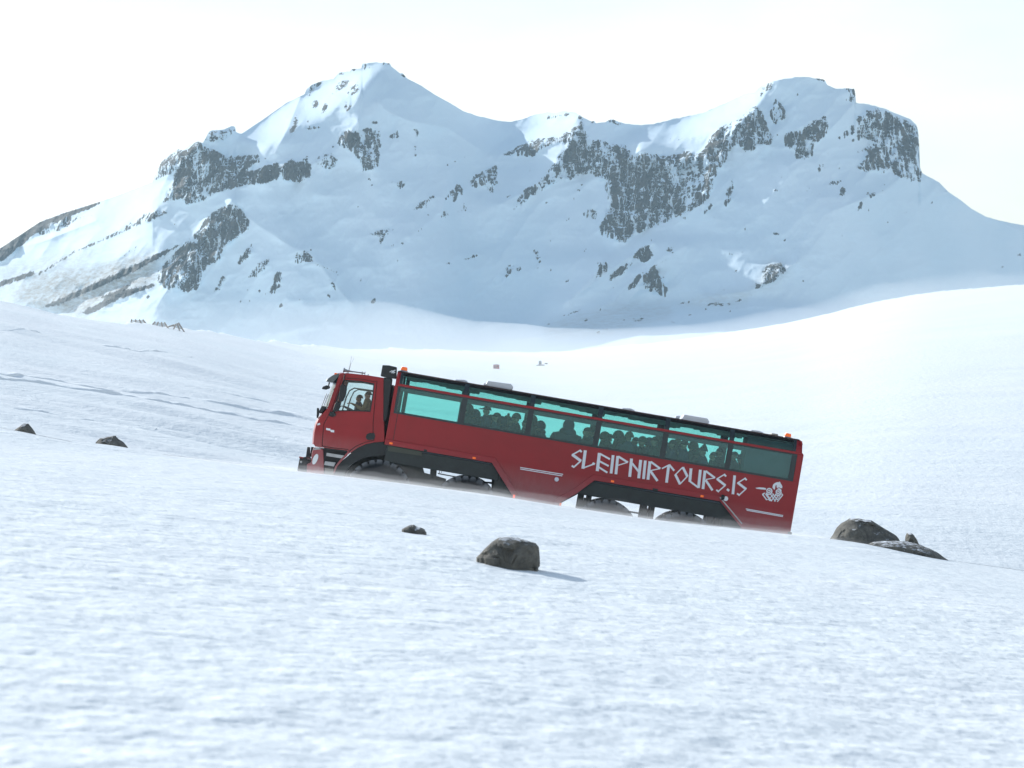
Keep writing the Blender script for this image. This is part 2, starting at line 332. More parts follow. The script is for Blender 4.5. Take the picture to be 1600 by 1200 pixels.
def build_mountain(mat):
    u = np.concatenate([np.arange(-700, -40, 7.0), np.arange(-40, 1640, 1.45), np.arange(1640, 2300, 7.0)])
    nw = 330
    sv = np.interp(u, [p[0] for p in SKYLINE], [p[1] for p in SKYLINE])
    sv = sv + 1.0 * fbm(u / 6.0, u * 0, 3, 77) * sm(1.5, 0, np.abs(np.gradient(sv)) )
    t = np.linspace(0, 1, nw)
    ss = np.interp(u, np.arange(CW) + CU0, smsky)
    tt = t[:, None] ** 1.08
    V = ss[None, :] + (640 - ss[None, :]) * tt + 0.4 + (sv - ss)[None, :] * np.exp(-tt * 16) * (1 - tt)
    U = np.repeat(u[None, :], nw, 0)
    Dv = samp(D, U, np.maximum(V, np.interp(u, np.arange(CW) + CU0, skyv)[None, :] + 1.0))
    # rounded crest and the far side
    back = 26
    Vb = []; Db = []
    d0 = Dv[0]
    for k in range(back, 0, -1):
        s = k / back
        dist = 700 * s ** 2.2
        z = (VH - V[0]) * d0 - (dist * (0.2 + 0.22 * min(1, 6 * s))) / K * 1600
        dd = d0 + dist
        Db.append(dd); Vb.append(VH - z / dd)
    V2 = np.concatenate([np.array(Vb), V]); D2 = np.concatenate([np.array(Db), Dv]); U2 = np.repeat(u[None, :], len(V2), 0)
    # keep the far side on parallel ground lines rather than on sight lines
    P = np.empty(V2.shape + (3,))
    P[..., 0] = (U2 - 800) / 1600 * K * D2
    P[:back, :, 0] = (u[None, :] - 800) / 1600 * K * d0[None, :] * (1 + 0 * D2[:back])
    P[..., 1] = D2
    P[..., 2] = CAMZ + (VH - V2) / 1600 * K * D2
    r = np.concatenate([np.repeat(samp(rockB, u, V[0] + 2)[None, :], back, 0) * .6, samp(rockB, U, V)])
    tn = np.concatenate([np.zeros((back, len(u))), samp(tanC, U, V)])
    o = grid_mesh('mountain', P[::-1], mat, {'rock': r[::-1], 'tan': tn[::-1]})
    return tag(o, kind='structure')

def mountain_material():
    m, n, b = new_mat('mountain_rock_and_snow')
    at = N(n, 'Attribute', attribute_name='rock'); at2 = N(n, 'Attribute', attribute_name='tan')
    co = N(n, 'TexCoord').outputs['Object']
    big = noise_n(n, 0.06, 6, 0.62, co, (1, .5, 1))
    fine = noise_n(n, 0.25, 6, 0.65, co, (1, .5, .55), (0, math.radians(22), 0))
    streak = noise_n(n, 0.26, 6, 0.62, co, (1, .3, .20), (0, math.radians(14), 0))
    bed = noise_n(n, 0.25, 3, 0.6, co, (.25, .25, 1.6), (0, math.radians(-8), 0))
    s = math_n(n, 'ADD', math_n(n, 'MULTIPLY', fine, 0.24), math_n(n, 'MULTIPLY', streak, 0.44))
    s = math_n(n, 'ADD', s, math_n(n, 'MULTIPLY', big, 0.24)); s = math_n(n, 'ADD', s, math_n(n, 'MULTIPLY', bed, 0.16))
    # s ~ 0.54 +- .09
    lhs = math_n(n, 'ADD', math_n(n, 'MULTIPLY', at.outputs['Fac'], 1.12), math_n(n, 'MULTIPLY', math_n(n, 'SUBTRACT', s, 0.54), 4.6))
    # snow filled gullies running down the faces and ledges lying along the strata
    gl = noise_n(n, 0.085, 3, .55, co, (1, .3, .28), (0, math.radians(20), 0)); gl2 = noise_n(n, 0.21, 3, .55, co, (1, .3, .25), (0, math.radians(16), 0))
    lg = noise_n(n, 0.16, 3, .6, co, (.3, .3, 1.0), (0, math.radians(-10), 0))
    cut = None
    for src_, wd_, am_ in ((gl, .022, .55), (gl2, .028, .40), (lg, .020, .34)):
        a_ = math_n(n, 'ABSOLUTE', math_n(n, 'SUBTRACT', src_, .5)); c_ = math_n(n, 'MULTIPLY', math_n(n, 'SUBTRACT', 1.0, math_n(n, 'DIVIDE', a_, wd_), True), am_)
        cut = c_ if cut is None else math_n(n, 'MAXIMUM', cut, c_)
    lhs = math_n(n, 'SUBTRACT', lhs, cut)
    mk = N(n, 'MapRange'); mk.inputs['From Min'].default_value = 0.59; mk.inputs['From Max'].default_value = 0.68
    n.links.new(lhs, mk.inputs['Value'])
    gate = math_n(n, 'MULTIPLY', math_n(n, 'SUBTRACT', at.outputs['Fac'], 0.06), 8.0, True)
    mask = math_n(n, 'MULTIPLY', mk.outputs[0], gate, True)
    rc = ramp_n(n, math_n(n, 'ADD', math_n(n, 'MULTIPLY', noise_n(n, 0.09, 6, .7, co), .5), math_n(n, 'MULTIPLY', noise_n(n, .5, 4, .7, co, (1, .4, .35)), .5)), [(0.38, (0.008, 0.010, 0.013)), (0.5, (0.032, 0.031, 0.028)), (0.64, (0.13, 0.11, 0.08))])
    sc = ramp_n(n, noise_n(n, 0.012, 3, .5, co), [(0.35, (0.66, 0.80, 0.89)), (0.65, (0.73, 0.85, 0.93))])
    # thinly covered scree
    gr = noise_n(n, 0.25, 5, .7, co, (.6, .4, 1.8), (0, math.radians(24), 0))
    tf = math_n(n, 'MULTIPLY', at2.outputs['Fac'], math_n(n, 'MULTIPLY', math_n(n, 'SUBTRACT', gr, 0.22), 2.3, True), True)
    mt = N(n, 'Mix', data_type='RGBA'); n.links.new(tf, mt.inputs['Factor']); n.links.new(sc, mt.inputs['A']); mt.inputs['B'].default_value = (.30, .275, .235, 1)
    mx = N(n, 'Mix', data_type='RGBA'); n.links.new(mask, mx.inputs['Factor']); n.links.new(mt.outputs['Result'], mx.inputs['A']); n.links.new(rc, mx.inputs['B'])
    n.links.new(mx.outputs['Result'], b.inputs['Base Color']); b.inputs['Roughness'].default_value = 0.85
    b.inputs['Specular IOR Level'].default_value = 0.2
    bp = N(n, 'Bump'); bp.inputs['Strength'].default_value = 0.6; bp.inputs['Distance'].default_value = 3.0
    h = math_n(n, 'MULTIPLY', math_n(n, 'ADD', fine, streak), math_n(n, 'ADD', math_n(n, 'MULTIPLY', mask, 1.0), 0.06))
    n.links.new(h, bp.inputs['Height']); n.links.new(bp.outputs[0], b.inputs['Normal'])
    return m
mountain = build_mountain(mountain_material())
# ================================================================== the snow field
CREST = [(-2500,300),(-300,628),(0,668),(100,688),(198,704),(330,719),(465,735.5),(520,741),(632,754),(801,778),(876,790),(1040,814),(1156,826.5),(1233,834),(1297,844),(1478,874),(1600,891),(1900,935),(4500,1330)]
FARL = [(-3000,380),(-300,440),(0,470),(60,486),(150,498),(285,514),(400,531),(480,541),(560,545),(700,546),(780,549),(850,551),(975,540),(1100,526),(1209,507.5),(1287,495),(1312,483),(1350,475),(1419,459),(1600,444),(1900,430),(4500,380)]
FARD = [(-3000,300),(0,300),(200,330),(400,420),(560,650),(700,850),(850,950),(1000,900),(1300,760),(1600,620),(1900,560),(4500,500)]
_TU = np.arange(-3200, 4700, 5.0)
def smooth_tab(tab, r):
    y = np.interp(_TU, [p[0] for p in tab], [p[1] for p in tab])
    return blur(y[None, :], r, axis=1, n=3)[0]
def ip(tab, u): return np.interp(u, _TU, tab)
CREST = smooth_tab(CREST, 5); FARL = smooth_tab(FARL, 7); FARD = smooth_tab(FARD, 22)
DC = 82.0
def ground_z(u, d):
    """height of the snow above the datum, for sight column u and distance d (arrays)"""
    u, d = np.broadcast_arrays(np.asarray(u, float), np.asarray(d, float))
    x = (u - 800) / 1600 * K * d
    cv = ip(CREST, u); zc = -(cv - VH) / 1600 * K * DC + CAMZ
    # near slope: blends from a plane under the camera to the crest line
    plane = 0.0 - 0.135 * x - 0.0009 * d
    # crest height as a function of world x so that the near slope is a proper surface
    uc = x / (K * DC) * 1600 + 800
    zc2 = -(ip(CREST, uc) - VH) / 1600 * K * DC + CAMZ
    t = sm(30, DC, d)
    z = plane * (1 - t) + zc2 * t
    # behind the crest: shelf the vehicle stands on
    busv = 824 + 0.1715 * (u - 588)
    zb = -(np.maximum(busv, cv + 24) - VH) / 1600 * K * 91.0 + CAMZ
    zshelf = zb
    t2 = sm(DC, 89.3, d)
    z = np.where(d > DC, zc * (1 - t2) + zshelf * t2, z)
    # far slopes
    R = ip(FARL, u); dr = ip(FARD, u)
    v0 = np.maximum(busv, cv + 24); d0 = 96.0
    tt = np.clip((1 / d0 - 1 / np.maximum(d, d0)) / (1 / d0 - 1 / dr), 0, 1)
    zz = CAMZ - (v0 + (R - v0) * tt - VH) / 1600 * K * np.maximum(d, d0)
    z = np.where(d > d0, zz, z)
    z = np.where((d > 89.3) & (d <= d0), CAMZ - (v0 - VH) / 1600 * K * d, z)
    beyond = d > dr
    zr = CAMZ - (R - VH) / 1600 * K * dr
    s = np.maximum(d - dr, 0)
    z = np.where(beyond, zr - (zr + 70) * (1 - np.exp(-s / 700)), z)
    return z
def relief(x, y, d):
    h = 0.024 * fbm(x / .42, y / .52, 4, 51, .6) * sm(70, 30, d)
    h = h + 0.032 * fbm(x / 1.5 + y * .05, y / 2.2, 3, 52) * sm(82, 50, d)
    h = h + 0.05 * fbm(x / 4.5, y / 7, 2, 53) * sm(4, 12, d) * sm(400, 60, d)
    far = sm(100, 130, d)
    cx_ = x / (K * np.maximum(y, 1)) * 1600 + 800
    far = far * (1 - .62 * sm(500, 1150, cx_))
    h = h + far * (0.5 * fbm(x / 26 + y * .01, (y + .12 * x) / 5.0, 4, 54, .6) + .05 * fbm(x / 5, y / 3, 3, 57))
    h = h + far * 0.5 * fbm(x / 40, y / 38, 2, 55) * sm(100, 200, d)
    return h
TRACKS = [([(-260,556),(-120,572),(0,592),(60,600),(160,615),(250,626),(330,640),(400,655),(480,670),(560,688)], .15, 1), ([(-260,548),(0,585),(70,593),(180,608),(260,618),(340,633),(410,648),(490,664),(560,681)], .10, 2),
          ([(0,520),(60,527),(140,540),(230,552),(300,560)], .08, 3), ([(20,640),(120,652),(240,668)], .06, 4),
          ([(60,560),(200,588),(330,612),(440,636)], .07, 7)]
def build_ground(mat):
    u = np.concatenate([np.linspace(-2600, -120, 60), np.arange(-100, 1700, 1.9), np.linspace(1720, 4200, 60)])
    ds = [2.0]
    while ds[-1] < DC - .3:      # even spacing in the picture, in metres on the ground
        d = ds[-1]; ds.append(d + min(max(d * d / 4571 / 1.6 * 1.7, .06), .9))
    ds += list(np.linspace(DC - .2, 97, 44))
    while ds[-1] < 1000:
        d = ds[-1]; ds.append(d * 1.0085)
    ds += list(np.geomspace(1050, 9000, 24))
    d = np.array(ds)
    U, Dd = np.meshgrid(u, d)
    X = (U - 800) / 1600 * K * Dd
    Z = ground_z(U, Dd)
    Vv = VH - (Z - CAMZ) / (K * Dd) * 1600
    Z = Z + relief(X, Dd, Dd)
    # drifts banked round the half buried rocks
    for (rx, ry, rr, rh) in DRIFTS:
        q = ((X - rx) / (rr * 1.5)) ** 2 + ((Dd - ry) / (rr * 1.3)) ** 2
        Z = Z + rh * np.exp(-q)
    P = np.stack([X, Dd, Z], -1)
    o = grid_mesh('snow_ground', P, mat)
    return tag(o, kind='structure')
def snow_material():
    m, n, b = new_mat('wind_packed_snow')
    co = N(n, 'TexCoord').outputs['Object']
    c = ramp_n(n, noise_n(n, 0.06, 4, .5, co), [(0.3, (0.82, 0.875, 0.885)), (0.7, (0.87, 0.905, 0.91))])
    n.links.new(c, b.inputs['Base Color']); b.inputs['Roughness'].default_value = 0.55
    b.inputs['Specular IOR Level'].default_value = 0.35
    b.inputs['Subsurface Weight'].default_value = 0.0
    a1 = noise_n(n, 7.0, 4, .55, co, (1, .7, 1)); a2 = noise_n(n, 2.2, 3, .5, co, (1, .8, 1)); a3 = noise_n(n, .25, 4, .6, co, (.5, 1.0, 1), (0, 0, math.radians(20)))
    b1 = N(n, 'Bump'); b1.inputs['Strength'].default_value = .6; b1.inputs['Distance'].default_value = .04; n.links.new(a1, b1.inputs['Height'])
    b2 = N(n, 'Bump'); b2.inputs['Strength'].default_value = .7; b2.inputs['Distance'].default_value = .11; n.links.new(a2, b2.inputs['Height']); n.links.new(b1.outputs[0], b2.inputs['Normal'])
    b3 = N(n, 'Bump'); b3.inputs['Strength'].default_value = .45; b3.inputs['Distance'].default_value = .35; n.links.new(a3, b3.inputs['Height']); n.links.new(b2.outputs[0], b3.inputs['Normal'])
    n.links.new(b3.outputs[0], b.inputs['Normal'])
    return m
def gp(u, v, lo=3, hi=1500, near=True):
    """first point of the snow seen at photo column u, row v"""
    d = np.geomspace(lo, hi, 6000); z = ground_z(np.full_like(d, u), d)
    vv = VH - (z - CAMZ) / (K * d) * 1600
    i = np.where(vv <= v)[0]
    dd = d[i[0]] if len(i) else hi
    return pt(u, v, dd), dd
DRIFTS = []
for (u_, v_, r_, h_) in [(38, 684, .8, .1), (172, 704, .9, .14), (646, 832, .35, .05), (798, 884, .55, .07), (1345, 850, 1.2, .10), (1415, 872, 1.2, .08)]:
    p_, d_ = gp(u_, min(v_, ip(CREST, u_) + 60) if v_ > ip(CREST, u_) else ip(CREST, u_) + 1.5)
    DRIFTS.append((p_.x, p_.y, r_, h_))
snow_mat = snow_material()
ground = build_ground(snow_mat)

def snow_berm(pts, h, seed):
    """low windblown lip of snow along a vehicle rut"""
    us = np.arange(pts[0][0], pts[-1][0], 3.0); vs = np.interp(us, [p[0] for p in pts], [p[1] for p in pts]) + 1.6 * fbm(us / 45, us * 0, 3, seed + 200)
    vs = blur(vs[None, :], 3, axis=1)[0]
    d = np.array([gp(u_, v_, 97)[1] for u_, v_ in zip(us, vs)]); d = blur(d[None, :], 4, axis=1)[0]
    x = (us - 800) / 1600 * K * d
    hh = .75 * h * np.clip(.75 + .9 * fbm(us / 22, us * 0, 3, seed + 100), .15, 1.5) * sm(0, 60, us - us[0]) * sm(0, 60, us[-1] - us)
    prof = [(-.9, -.25), (-.18, -.02), (-.03, .8), (.08, 1.0), (.35, .8), (1.2, .2), (2.6, -.25)]
    rows = []
    for oy, oz in prof:
        y = d + oy; z = ground_z(us, y) + relief(x, y, y)
        rows.append(np.stack([x, y, z + (oz * hh if oz > 0 else oz)], -1))
    return tag(grid_mesh('snow_berm', np.array(rows), snow_mat), kind='structure')
for P_, h_, s_ in TRACKS: snow_berm(P_, h_, s_)
# ================================================================== air
def build_haze():
    bm = bmesh.new(); bmesh.ops.create_cube(bm, size=1.0)
    for v_ in bm.verts:
        v_.co = Vector((v_.co.x * 16000, v_.co.y * 9600 + 4300, (v_.co.z + .5) * 480 - 190))
    me = bpy.data.meshes.new('haze'); bm.to_mesh(me); bm.free()
    o = bpy.data.objects.new('haze', me); COL.objects.link(o)
    m = bpy.data.materials.new('air'); m.use_nodes = True; n = m.node_tree; n.nodes.clear()
    out = n.nodes.new('ShaderNodeOutputMaterial'); v = n.nodes.new('ShaderNodeVolumePrincipled')
    v.inputs['Density'].default_value = HAZE; v.inputs['Color'].default_value = (.64, .87, 1.0, 1); v.inputs['Anisotropy'].default_value = 0.2
    n.links.new(v.outputs[0], out.inputs['Volume']); me.materials.append(m)
    return tag(o, kind='stuff')
HAZE = 0.000078
build_haze()

def blown_snow(name, us, ds, hfun, density, col, aniso=.55):
    """closed layer of drifting snow lying on the ground; thins to nothing at its rim"""
    U, Dd = np.meshgrid(us, ds); X = (U - 800) / 1600 * K * Dd; Z = ground_z(U, Dd)
    H = hfun(U, Dd)
    top = np.stack([X, Dd, Z + H], -1); bot = np.stack([X, Dd, Z - .12 - 0 * H], -1)
    R, C = U.shape; bm = bmesh.new()
    T = [[bm.verts.new(top[r, c]) for c in range(C)] for r in range(R)]; B = [[bm.verts.new(bot[r, c]) for c in range(C)] for r in range(R)]
    for r in range(R - 1):
        for c in range(C - 1):
            bm.faces.new([T[r][c], T[r][c + 1], T[r + 1][c + 1], T[r + 1][c]]); bm.faces.new([B[r][c], B[r + 1][c], B[r + 1][c + 1], B[r][c + 1]])
    for c in range(C - 1):
        bm.faces.new([T[0][c], B[0][c], B[0][c + 1], T[0][c + 1]]); bm.faces.new([T[-1][c], T[-1][c + 1], B[-1][c + 1], B[-1][c]])
    for r in range(R - 1):
        bm.faces.new([T[r][0], T[r + 1][0], B[r + 1][0], B[r][0]]); bm.faces.new([T[r][-1], B[r][-1], B[r + 1][-1], T[r + 1][-1]])
    bmesh.ops.recalc_face_normals(bm, faces=bm.faces)
    me = bpy.data.meshes.new(name); bm.to_mesh(me); bm.free()
    o = bpy.data.objects.new(name, me); COL.objects.link(o)
    m = bpy.data.materials.new(name); m.use_nodes = True; n = m.node_tree; n.nodes.clear()
    out = n.nodes.new('ShaderNodeOutputMaterial'); v = n.nodes.new('ShaderNodeVolumePrincipled')
    v.inputs['Density'].default_value = density; v.inputs['Color'].default_value = (*col, 1); v.inputs['Anisotropy'].default_value = aniso
    n.links.new(v.outputs[0], out.inputs['Volume']); me.materials.append(m)
    return tag(o, kind='stuff')
hn = lambda U, s, sd: .5 + .5 * fbm(U / s, U * 0, 3, sd)
for k, (h, dn) in enumerate(((.10, .085), (.24, .034), (.46, .010))):
    blown_snow('drifting_snow', np.arange(200, 1500, 6.0), np.array([78.5, 80, 81.5, 83, 85, 88.5]),
        lambda U, Dd, h=h, k=k: .02 + h * (.45 + .9 * hn(U, 70, 60 + k)) * sm(230, 520, U) * sm(1480, 1250, U) * sm(78.5, 82, Dd) * (1 - .3 * sm(84, 88.5, Dd)) , dn, (.96, .97, .98))
blown_snow('valley_spindrift', np.arange(-900, 2600, 40.0), np.geomspace(130, 1150, 24),
        lambda U, Dd: 1.0 + 9.0 * sm(130, 700, Dd) * (.7 + .6 * hn(U, 260, 70)) * (.42 + .58 * sm(1150, 720, U)), .0011, (.95, .98, 1.0))
# ================================================================== the glacier bus
TH = math.radians(9.73); SC = K * 90 / 1600.0
def L(px, py):
    dx = px - 588.0; dy = -(py - 821.0)
    return ((dx * math.cos(TH) - dy * math.sin(TH)) * SC, (dx * math.sin(TH) + dy * math.cos(TH)) * SC)
def q(ox, oy, sc): return lambda x, y: L(ox + x / sc, oy + y / sc)
q1 = q(450, 550, 5.715); q2 = q(600, 560, 5.219); q3 = q(780, 580, 5.0); q4 = q(1010, 620, 5.219)
qA = q(885, 695, 10.667); qB = q(1030, 715, 10.667); qE = q(1175, 740, 21.81); qU = q(600, 680, 7.273); qV = q(870, 730, 5.333)
W = 2.62
from mathutils.geometry import tessellate_polygon

class MB:
    """collects geometry for one mesh object"""
    def __init__(s): s.bm = bmesh.new()
    def prism(s, outer, y0, y1, holes=()):
        loops = [list(outer)] + [list(h) for h in holes]
        tri = tessellate_polygon([[Vector((x, z, 0)) for x, z in lp] for lp in loops])
        flat = [p for lp in loops for p in lp]
        a = [s.bm.verts.new((x, y0, z)) for x, z in flat]; b = [s.bm.verts.new((x, y1, z)) for x, z in flat]
        for t in tri:
            for vs in (a, b):
                try: s.bm.faces.new([vs[i] for i in t])
                except ValueError: pass
        k = 0
        for lp in loops:
            n = len(lp)
            for i in range(n):
                j = (i + 1) % n
                try: s.bm.faces.new([a[k + i], a[k + j], b[k + j], b[k + i]])
                except ValueError: pass
            k += n
        return s
    def box(s, x0, x1, y0, y1, z0, z1, bev=0.0):
        r = bmesh.ops.create_cube(s.bm, size=1.0)
        for v_ in r['verts']: v_.co = Vector(((x0 + x1) / 2 + v_.co.x * (x1 - x0), (y0 + y1) / 2 + v_.co.y * (y1 - y0), (z0 + z1) / 2 + v_.co.z * (z1 - z0)))
        if bev:
            es = {e for v_ in r['verts'] for e in v_.link_edges}
            bmesh.ops.bevel(s.bm, geom=list(es), offset=bev, segments=2, profile=.6, affect='EDGES')
        return s
    def tube(s, pts, r, seg=8, cap=True, r2=None):
        pts = [Vector(p) for p in pts]; rings = []
        for i, p in enumerate(pts):
            d = (pts[min(i + 1, len(pts) - 1)] - pts[max(i - 1, 0)]).normalized()
            up = Vector((0, 0, 1)) if abs(d.z) < .9 else Vector((0, 1, 0))
            a = d.cross(up).normalized(); b = d.cross(a)
            rr = r if r2 is None else r + (r2 - r) * i / (len(pts) - 1)
            rings.append([s.bm.verts.new(p + a * math.cos(t) * rr + b * math.sin(t) * rr) for t in [2 * math.pi * k / seg for k in range(seg)]])
        for A, B in zip(rings[:-1], rings[1:]):
            for k in range(seg): s.bm.faces.new([A[k], A[(k + 1) % seg], B[(k + 1) % seg], B[k]])
        if cap: s.bm.faces.new(rings[0][::-1]); s.bm.faces.new(rings[-1])
        return s
    def lathe(s, prof, c, axis='y', seg=32):
        """prof: (radius, offset along axis)"""
        c = Vector(c); rings = []
        for r, o in prof:
            ring = []
            for k in range(seg):
                t = 2 * math.pi * k / seg
                u_, v_ = r * math.cos(t), r * math.sin(t)
                co = {'y': (u_, o, v_), 'z': (u_, v_, o), 'x': (o, u_, v_)}[axis]
                ring.append(s.bm.verts.new(c + Vector(co)))
            rings.append(ring)
        for A, B in zip(rings[:-1], rings[1:]):
            for k in range(seg): s.bm.faces.new([A[k], A[(k + 1) % seg], B[(k + 1) % seg], B[k]])
        if prof[0][0] > 1e-4: s.bm.faces.new(rings[0])
        if prof[-1][0] > 1e-4: s.bm.faces.new(rings[-1][::-1])
        return s
    def sheet(s, rows, thick=0.0):
        g = [[s.bm.verts.new(p) for p in r] for r in rows]
        for A, B in zip(g[:-1], g[1:]):
            for k in range(len(A) - 1): s.bm.faces.new([A[k], A[k + 1], B[k + 1], B[k]])
        if thick:
            bmesh.ops.recalc_face_normals(s.bm, faces=s.bm.faces)
            bmesh.ops.solidify(s.bm, geom=s.bm.faces[:], thickness=thick)
        return s
    def stroke(s, p, r, w, y0, y1):
        a = Vector(p); b = Vector(r); d = (b - a).normalized(); nrm = Vector((-d.y, d.x)) * w / 2; e = d * w * .12
        s.prism([tuple(a - e + nrm), tuple(a - e - nrm), tuple(b + e - nrm), tuple(b + e + nrm)], y0, y1)
        return s
    def build(s, name, mat, parent=None, smooth=False, bevel=0.0):
        bmesh.ops.recalc_face_normals(s.bm, faces=s.bm.faces)
        me = bpy.data.meshes.new(name); s.bm.to_mesh(me); s.bm.free()
        if smooth:
            for p in me.polygons: p.use_smooth = True
            try: me.set_sharp_from_angle(angle=math.radians(38))
            except Exception: pass
        me.materials.append(mat)
        o = bpy.data.objects.new(name, me); COL.objects.link(o)
        if parent: o.parent = parent
        if bevel:
            bv = o.modifiers.new('edge', 'BEVEL'); bv.width = bevel; bv.segments = 2; bv.limit_method = 'ANGLE'; bv.angle_limit = math.radians(40)
        return o

def simple(name, col, rough=.5, spec=.5, metal=0.0, coat=0.0, var=0.0, scale=3.0, dirt=None):
    m, n, b = new_mat(name)
    b.inputs['Base Color'].default_value = (*col, 1); b.inputs['Roughness'].default_value = rough
    b.inputs['Specular IOR Level'].default_value = spec; b.inputs['Metallic'].default_value = metal; b.inputs['Coat Weight'].default_value = coat
    if var or dirt:
        co = N(n, 'TexCoord').outputs['Object']
        f = noise_n(n, scale, 5, .65, co)
        c = ramp_n(n, f, [(0.3, tuple(x * (1 - var) for x in col)), (0.7, tuple(min(1, x * (1 + var)) for x in col))])
        if dirt:
            sp = N(n, 'SeparateXYZ'); n.links.new(co, sp.inputs[0])
            mr_ = N(n, 'MapRange'); mr_.inputs['From Min'].default_value = dirt[2]; mr_.inputs['From Max'].default_value = dirt[1]; mr_.inputs['To Max'].default_value = dirt[3]
            n.links.new(sp.outputs['Z'], mr_.inputs['Value'])
            dn = math_n(n, 'MULTIPLY', mr_.outputs[0], math_n(n, 'ADD', noise_n(n, 6.0, 6, .7, co, (1, 1, .4)), .3), True)
            mx = N(n, 'Mix', data_type='RGBA'); n.links.new(dn, mx.inputs['Factor']); n.links.new(c, mx.inputs['A']); mx.inputs['B'].default_value = (*dirt[0], 1)
            c = mx.outputs['Result']
        n.links.new(c, b.inputs['Base Color'])
        rr = ramp_n(n, f, [(0.3, (rough * .85,) * 3), (0.7, (min(1, rough * 1.2),) * 3)]); n.links.new(rr, b.inputs['Roughness'])
    return m
def glass_mat(name, tint, rough=0.02, refl=(.9, .95, 1), ior=1.45):
    m = bpy.data.materials.new(name); m.use_nodes = True; n = m.node_tree; n.nodes.clear()
    out = n.nodes.new('ShaderNodeOutputMaterial'); tr = N(n, 'BsdfTransparent'); gl = N(n, 'BsdfGlossy'); fr = N(n, 'Fresnel'); mx = N(n, 'MixShader')
    tr.inputs['Color'].default_value = (*tint, 1); gl.inputs['Roughness'].default_value = rough; gl.inputs['Color'].default_value = (*refl, 1); fr.inputs['IOR'].default_value = ior
    n.links.new(fr.outputs[0], mx.inputs[0]); n.links.new(tr.outputs[0], mx.inputs[1]); n.links.new(gl.outputs[0], mx.inputs[2]); n.links.new(mx.outputs[0], out.inputs['Surface'])
    return m
M_RED = simple('red_paint', (.31, .012, .016), .38, .35, 0, .10, .10, 1.3, ((.45, .40, .38), 1.3, 2.6, .45))
M_REDF = simple('red_paint_trim', (.32, .018, .024), .40, .35, 0, .1, .08, 2.0, ((.45, .40, .38), 1.3, 2.6, .4))
M_EDGE = simple('roof_edge_brown', (.05, .022, .02), .5)
M_BLACK = simple('black_plastic', (.022, .024, .024), .55, .4, 0, 0, .3, 4)
M_DARK = simple('dark_frame_paint', (.020, .022, .020), .5, .4, 0, 0, .5, 5, ((.16, .15, .13), 1.2, 2.4, .4))
M_PANEL = simple('dark_skirt_panel', (.026, .032, .030), .45, .4, 0, 0, .3, 3)
M_RUB = simple('tyre_rubber', (.011, .012, .014), .85, .3, 0, 0, .35, 9)
def _tread_snow():
    n = M_RUB.node_tree; b = n.nodes['Principled BSDF']; old = b.inputs['Base Color'].links[0].from_socket
    co = N(n, 'TexCoord').outputs['Object']; sp = N(n, 'SeparateXYZ'); n.links.new(co, sp.inputs[0])
    r_ = math_n(n, 'SQRT', math_n(n, 'ADD', math_n(n, 'MULTIPLY', sp.outputs['X'], sp.outputs['X']), math_n(n, 'MULTIPLY', sp.outputs['Z'], sp.outputs['Z'])))
    f = math_n(n, 'MULTIPLY', math_n(n, 'MULTIPLY', math_n(n, 'SUBTRACT', r_, .86), 7.0, True), math_n(n, 'ADD', noise_n(n, 5, 5, .7, co), -.1), True)
    mx = N(n, 'Mix', data_type='RGBA'); n.links.new(f, mx.inputs['Factor']); n.links.new(old, mx.inputs['A']); mx.inputs['B'].default_value = (.34, .36, .38, 1); n.links.new(mx.outputs['Result'], b.inputs['Base Color'])
_tread_snow()
M_STEEL = simple('grey_steel', (.35, .36, .37), .35, .5, .8, 0, .15, 6)
M_WHITE = simple('white_vinyl', (.78, .80, .82), .45, .4, 0, 0, .03, 5)
M_ROOFW = simple('white_roof_unit', (.74, .76, .80), .4, .4, 0, .2, .05, 3)
M_GASK = simple('dark_window_frame', (.022, .034, .036), .4, .5, 0, 0, .2, 5)
M_HEAD = simple('headliner_cloth', (.45, .47, .45), .8, .2, 0, 0, .3, 4)
M_SEAT = simple('seat_cloth', (.05, .07, .10), .9, .2, 0, 0, .3, 8)
M_INT = simple('interior_wall', (.10, .12, .14), .7, .3, 0, 0, .25, 2)
M_GLASS = glass_mat('teal_tinted_glass', (.69, .935, .90), refl=(.60, .88, 1.0), ior=1.66)
M_GLASSU = glass_mat('tinted_roof_glass', (.69, .92, .88), refl=(1.0, .86, .72), ior=1.5)
M_GLASS2 = glass_mat('clear_cab_glass', (.90, .955, .95))
M_LENS = simple('lamp_lens', (.75, .78, .78), .15, .6, 0, .8)
M_CHROME = simple('mirror_face', (.7, .72, .74), .1, .5, 1)
def amber():
    m, n, b = new_mat('lit_amber_lens'); b.inputs['Base Color'].default_value = (.9, .16, .02, 1); b.inputs['Roughness'].default_value = .25
    b.inputs['Emission Color'].default_value = (1, .16, .015, 1); b.inputs['Emission Strength'].default_value = .3; return m
M_AMB = amber()

bus = bpy.data.objects.new('glacier_bus', None); COL.objects.link(bus)
bus.location = pt(588, 821, 90.0); bus.rotation_euler = (0, TH, 0)
bus['label'] = 'long red eight-wheeled glacier tour bus climbing the snow slope behind the near crest'; bus['category'] = 'bus'

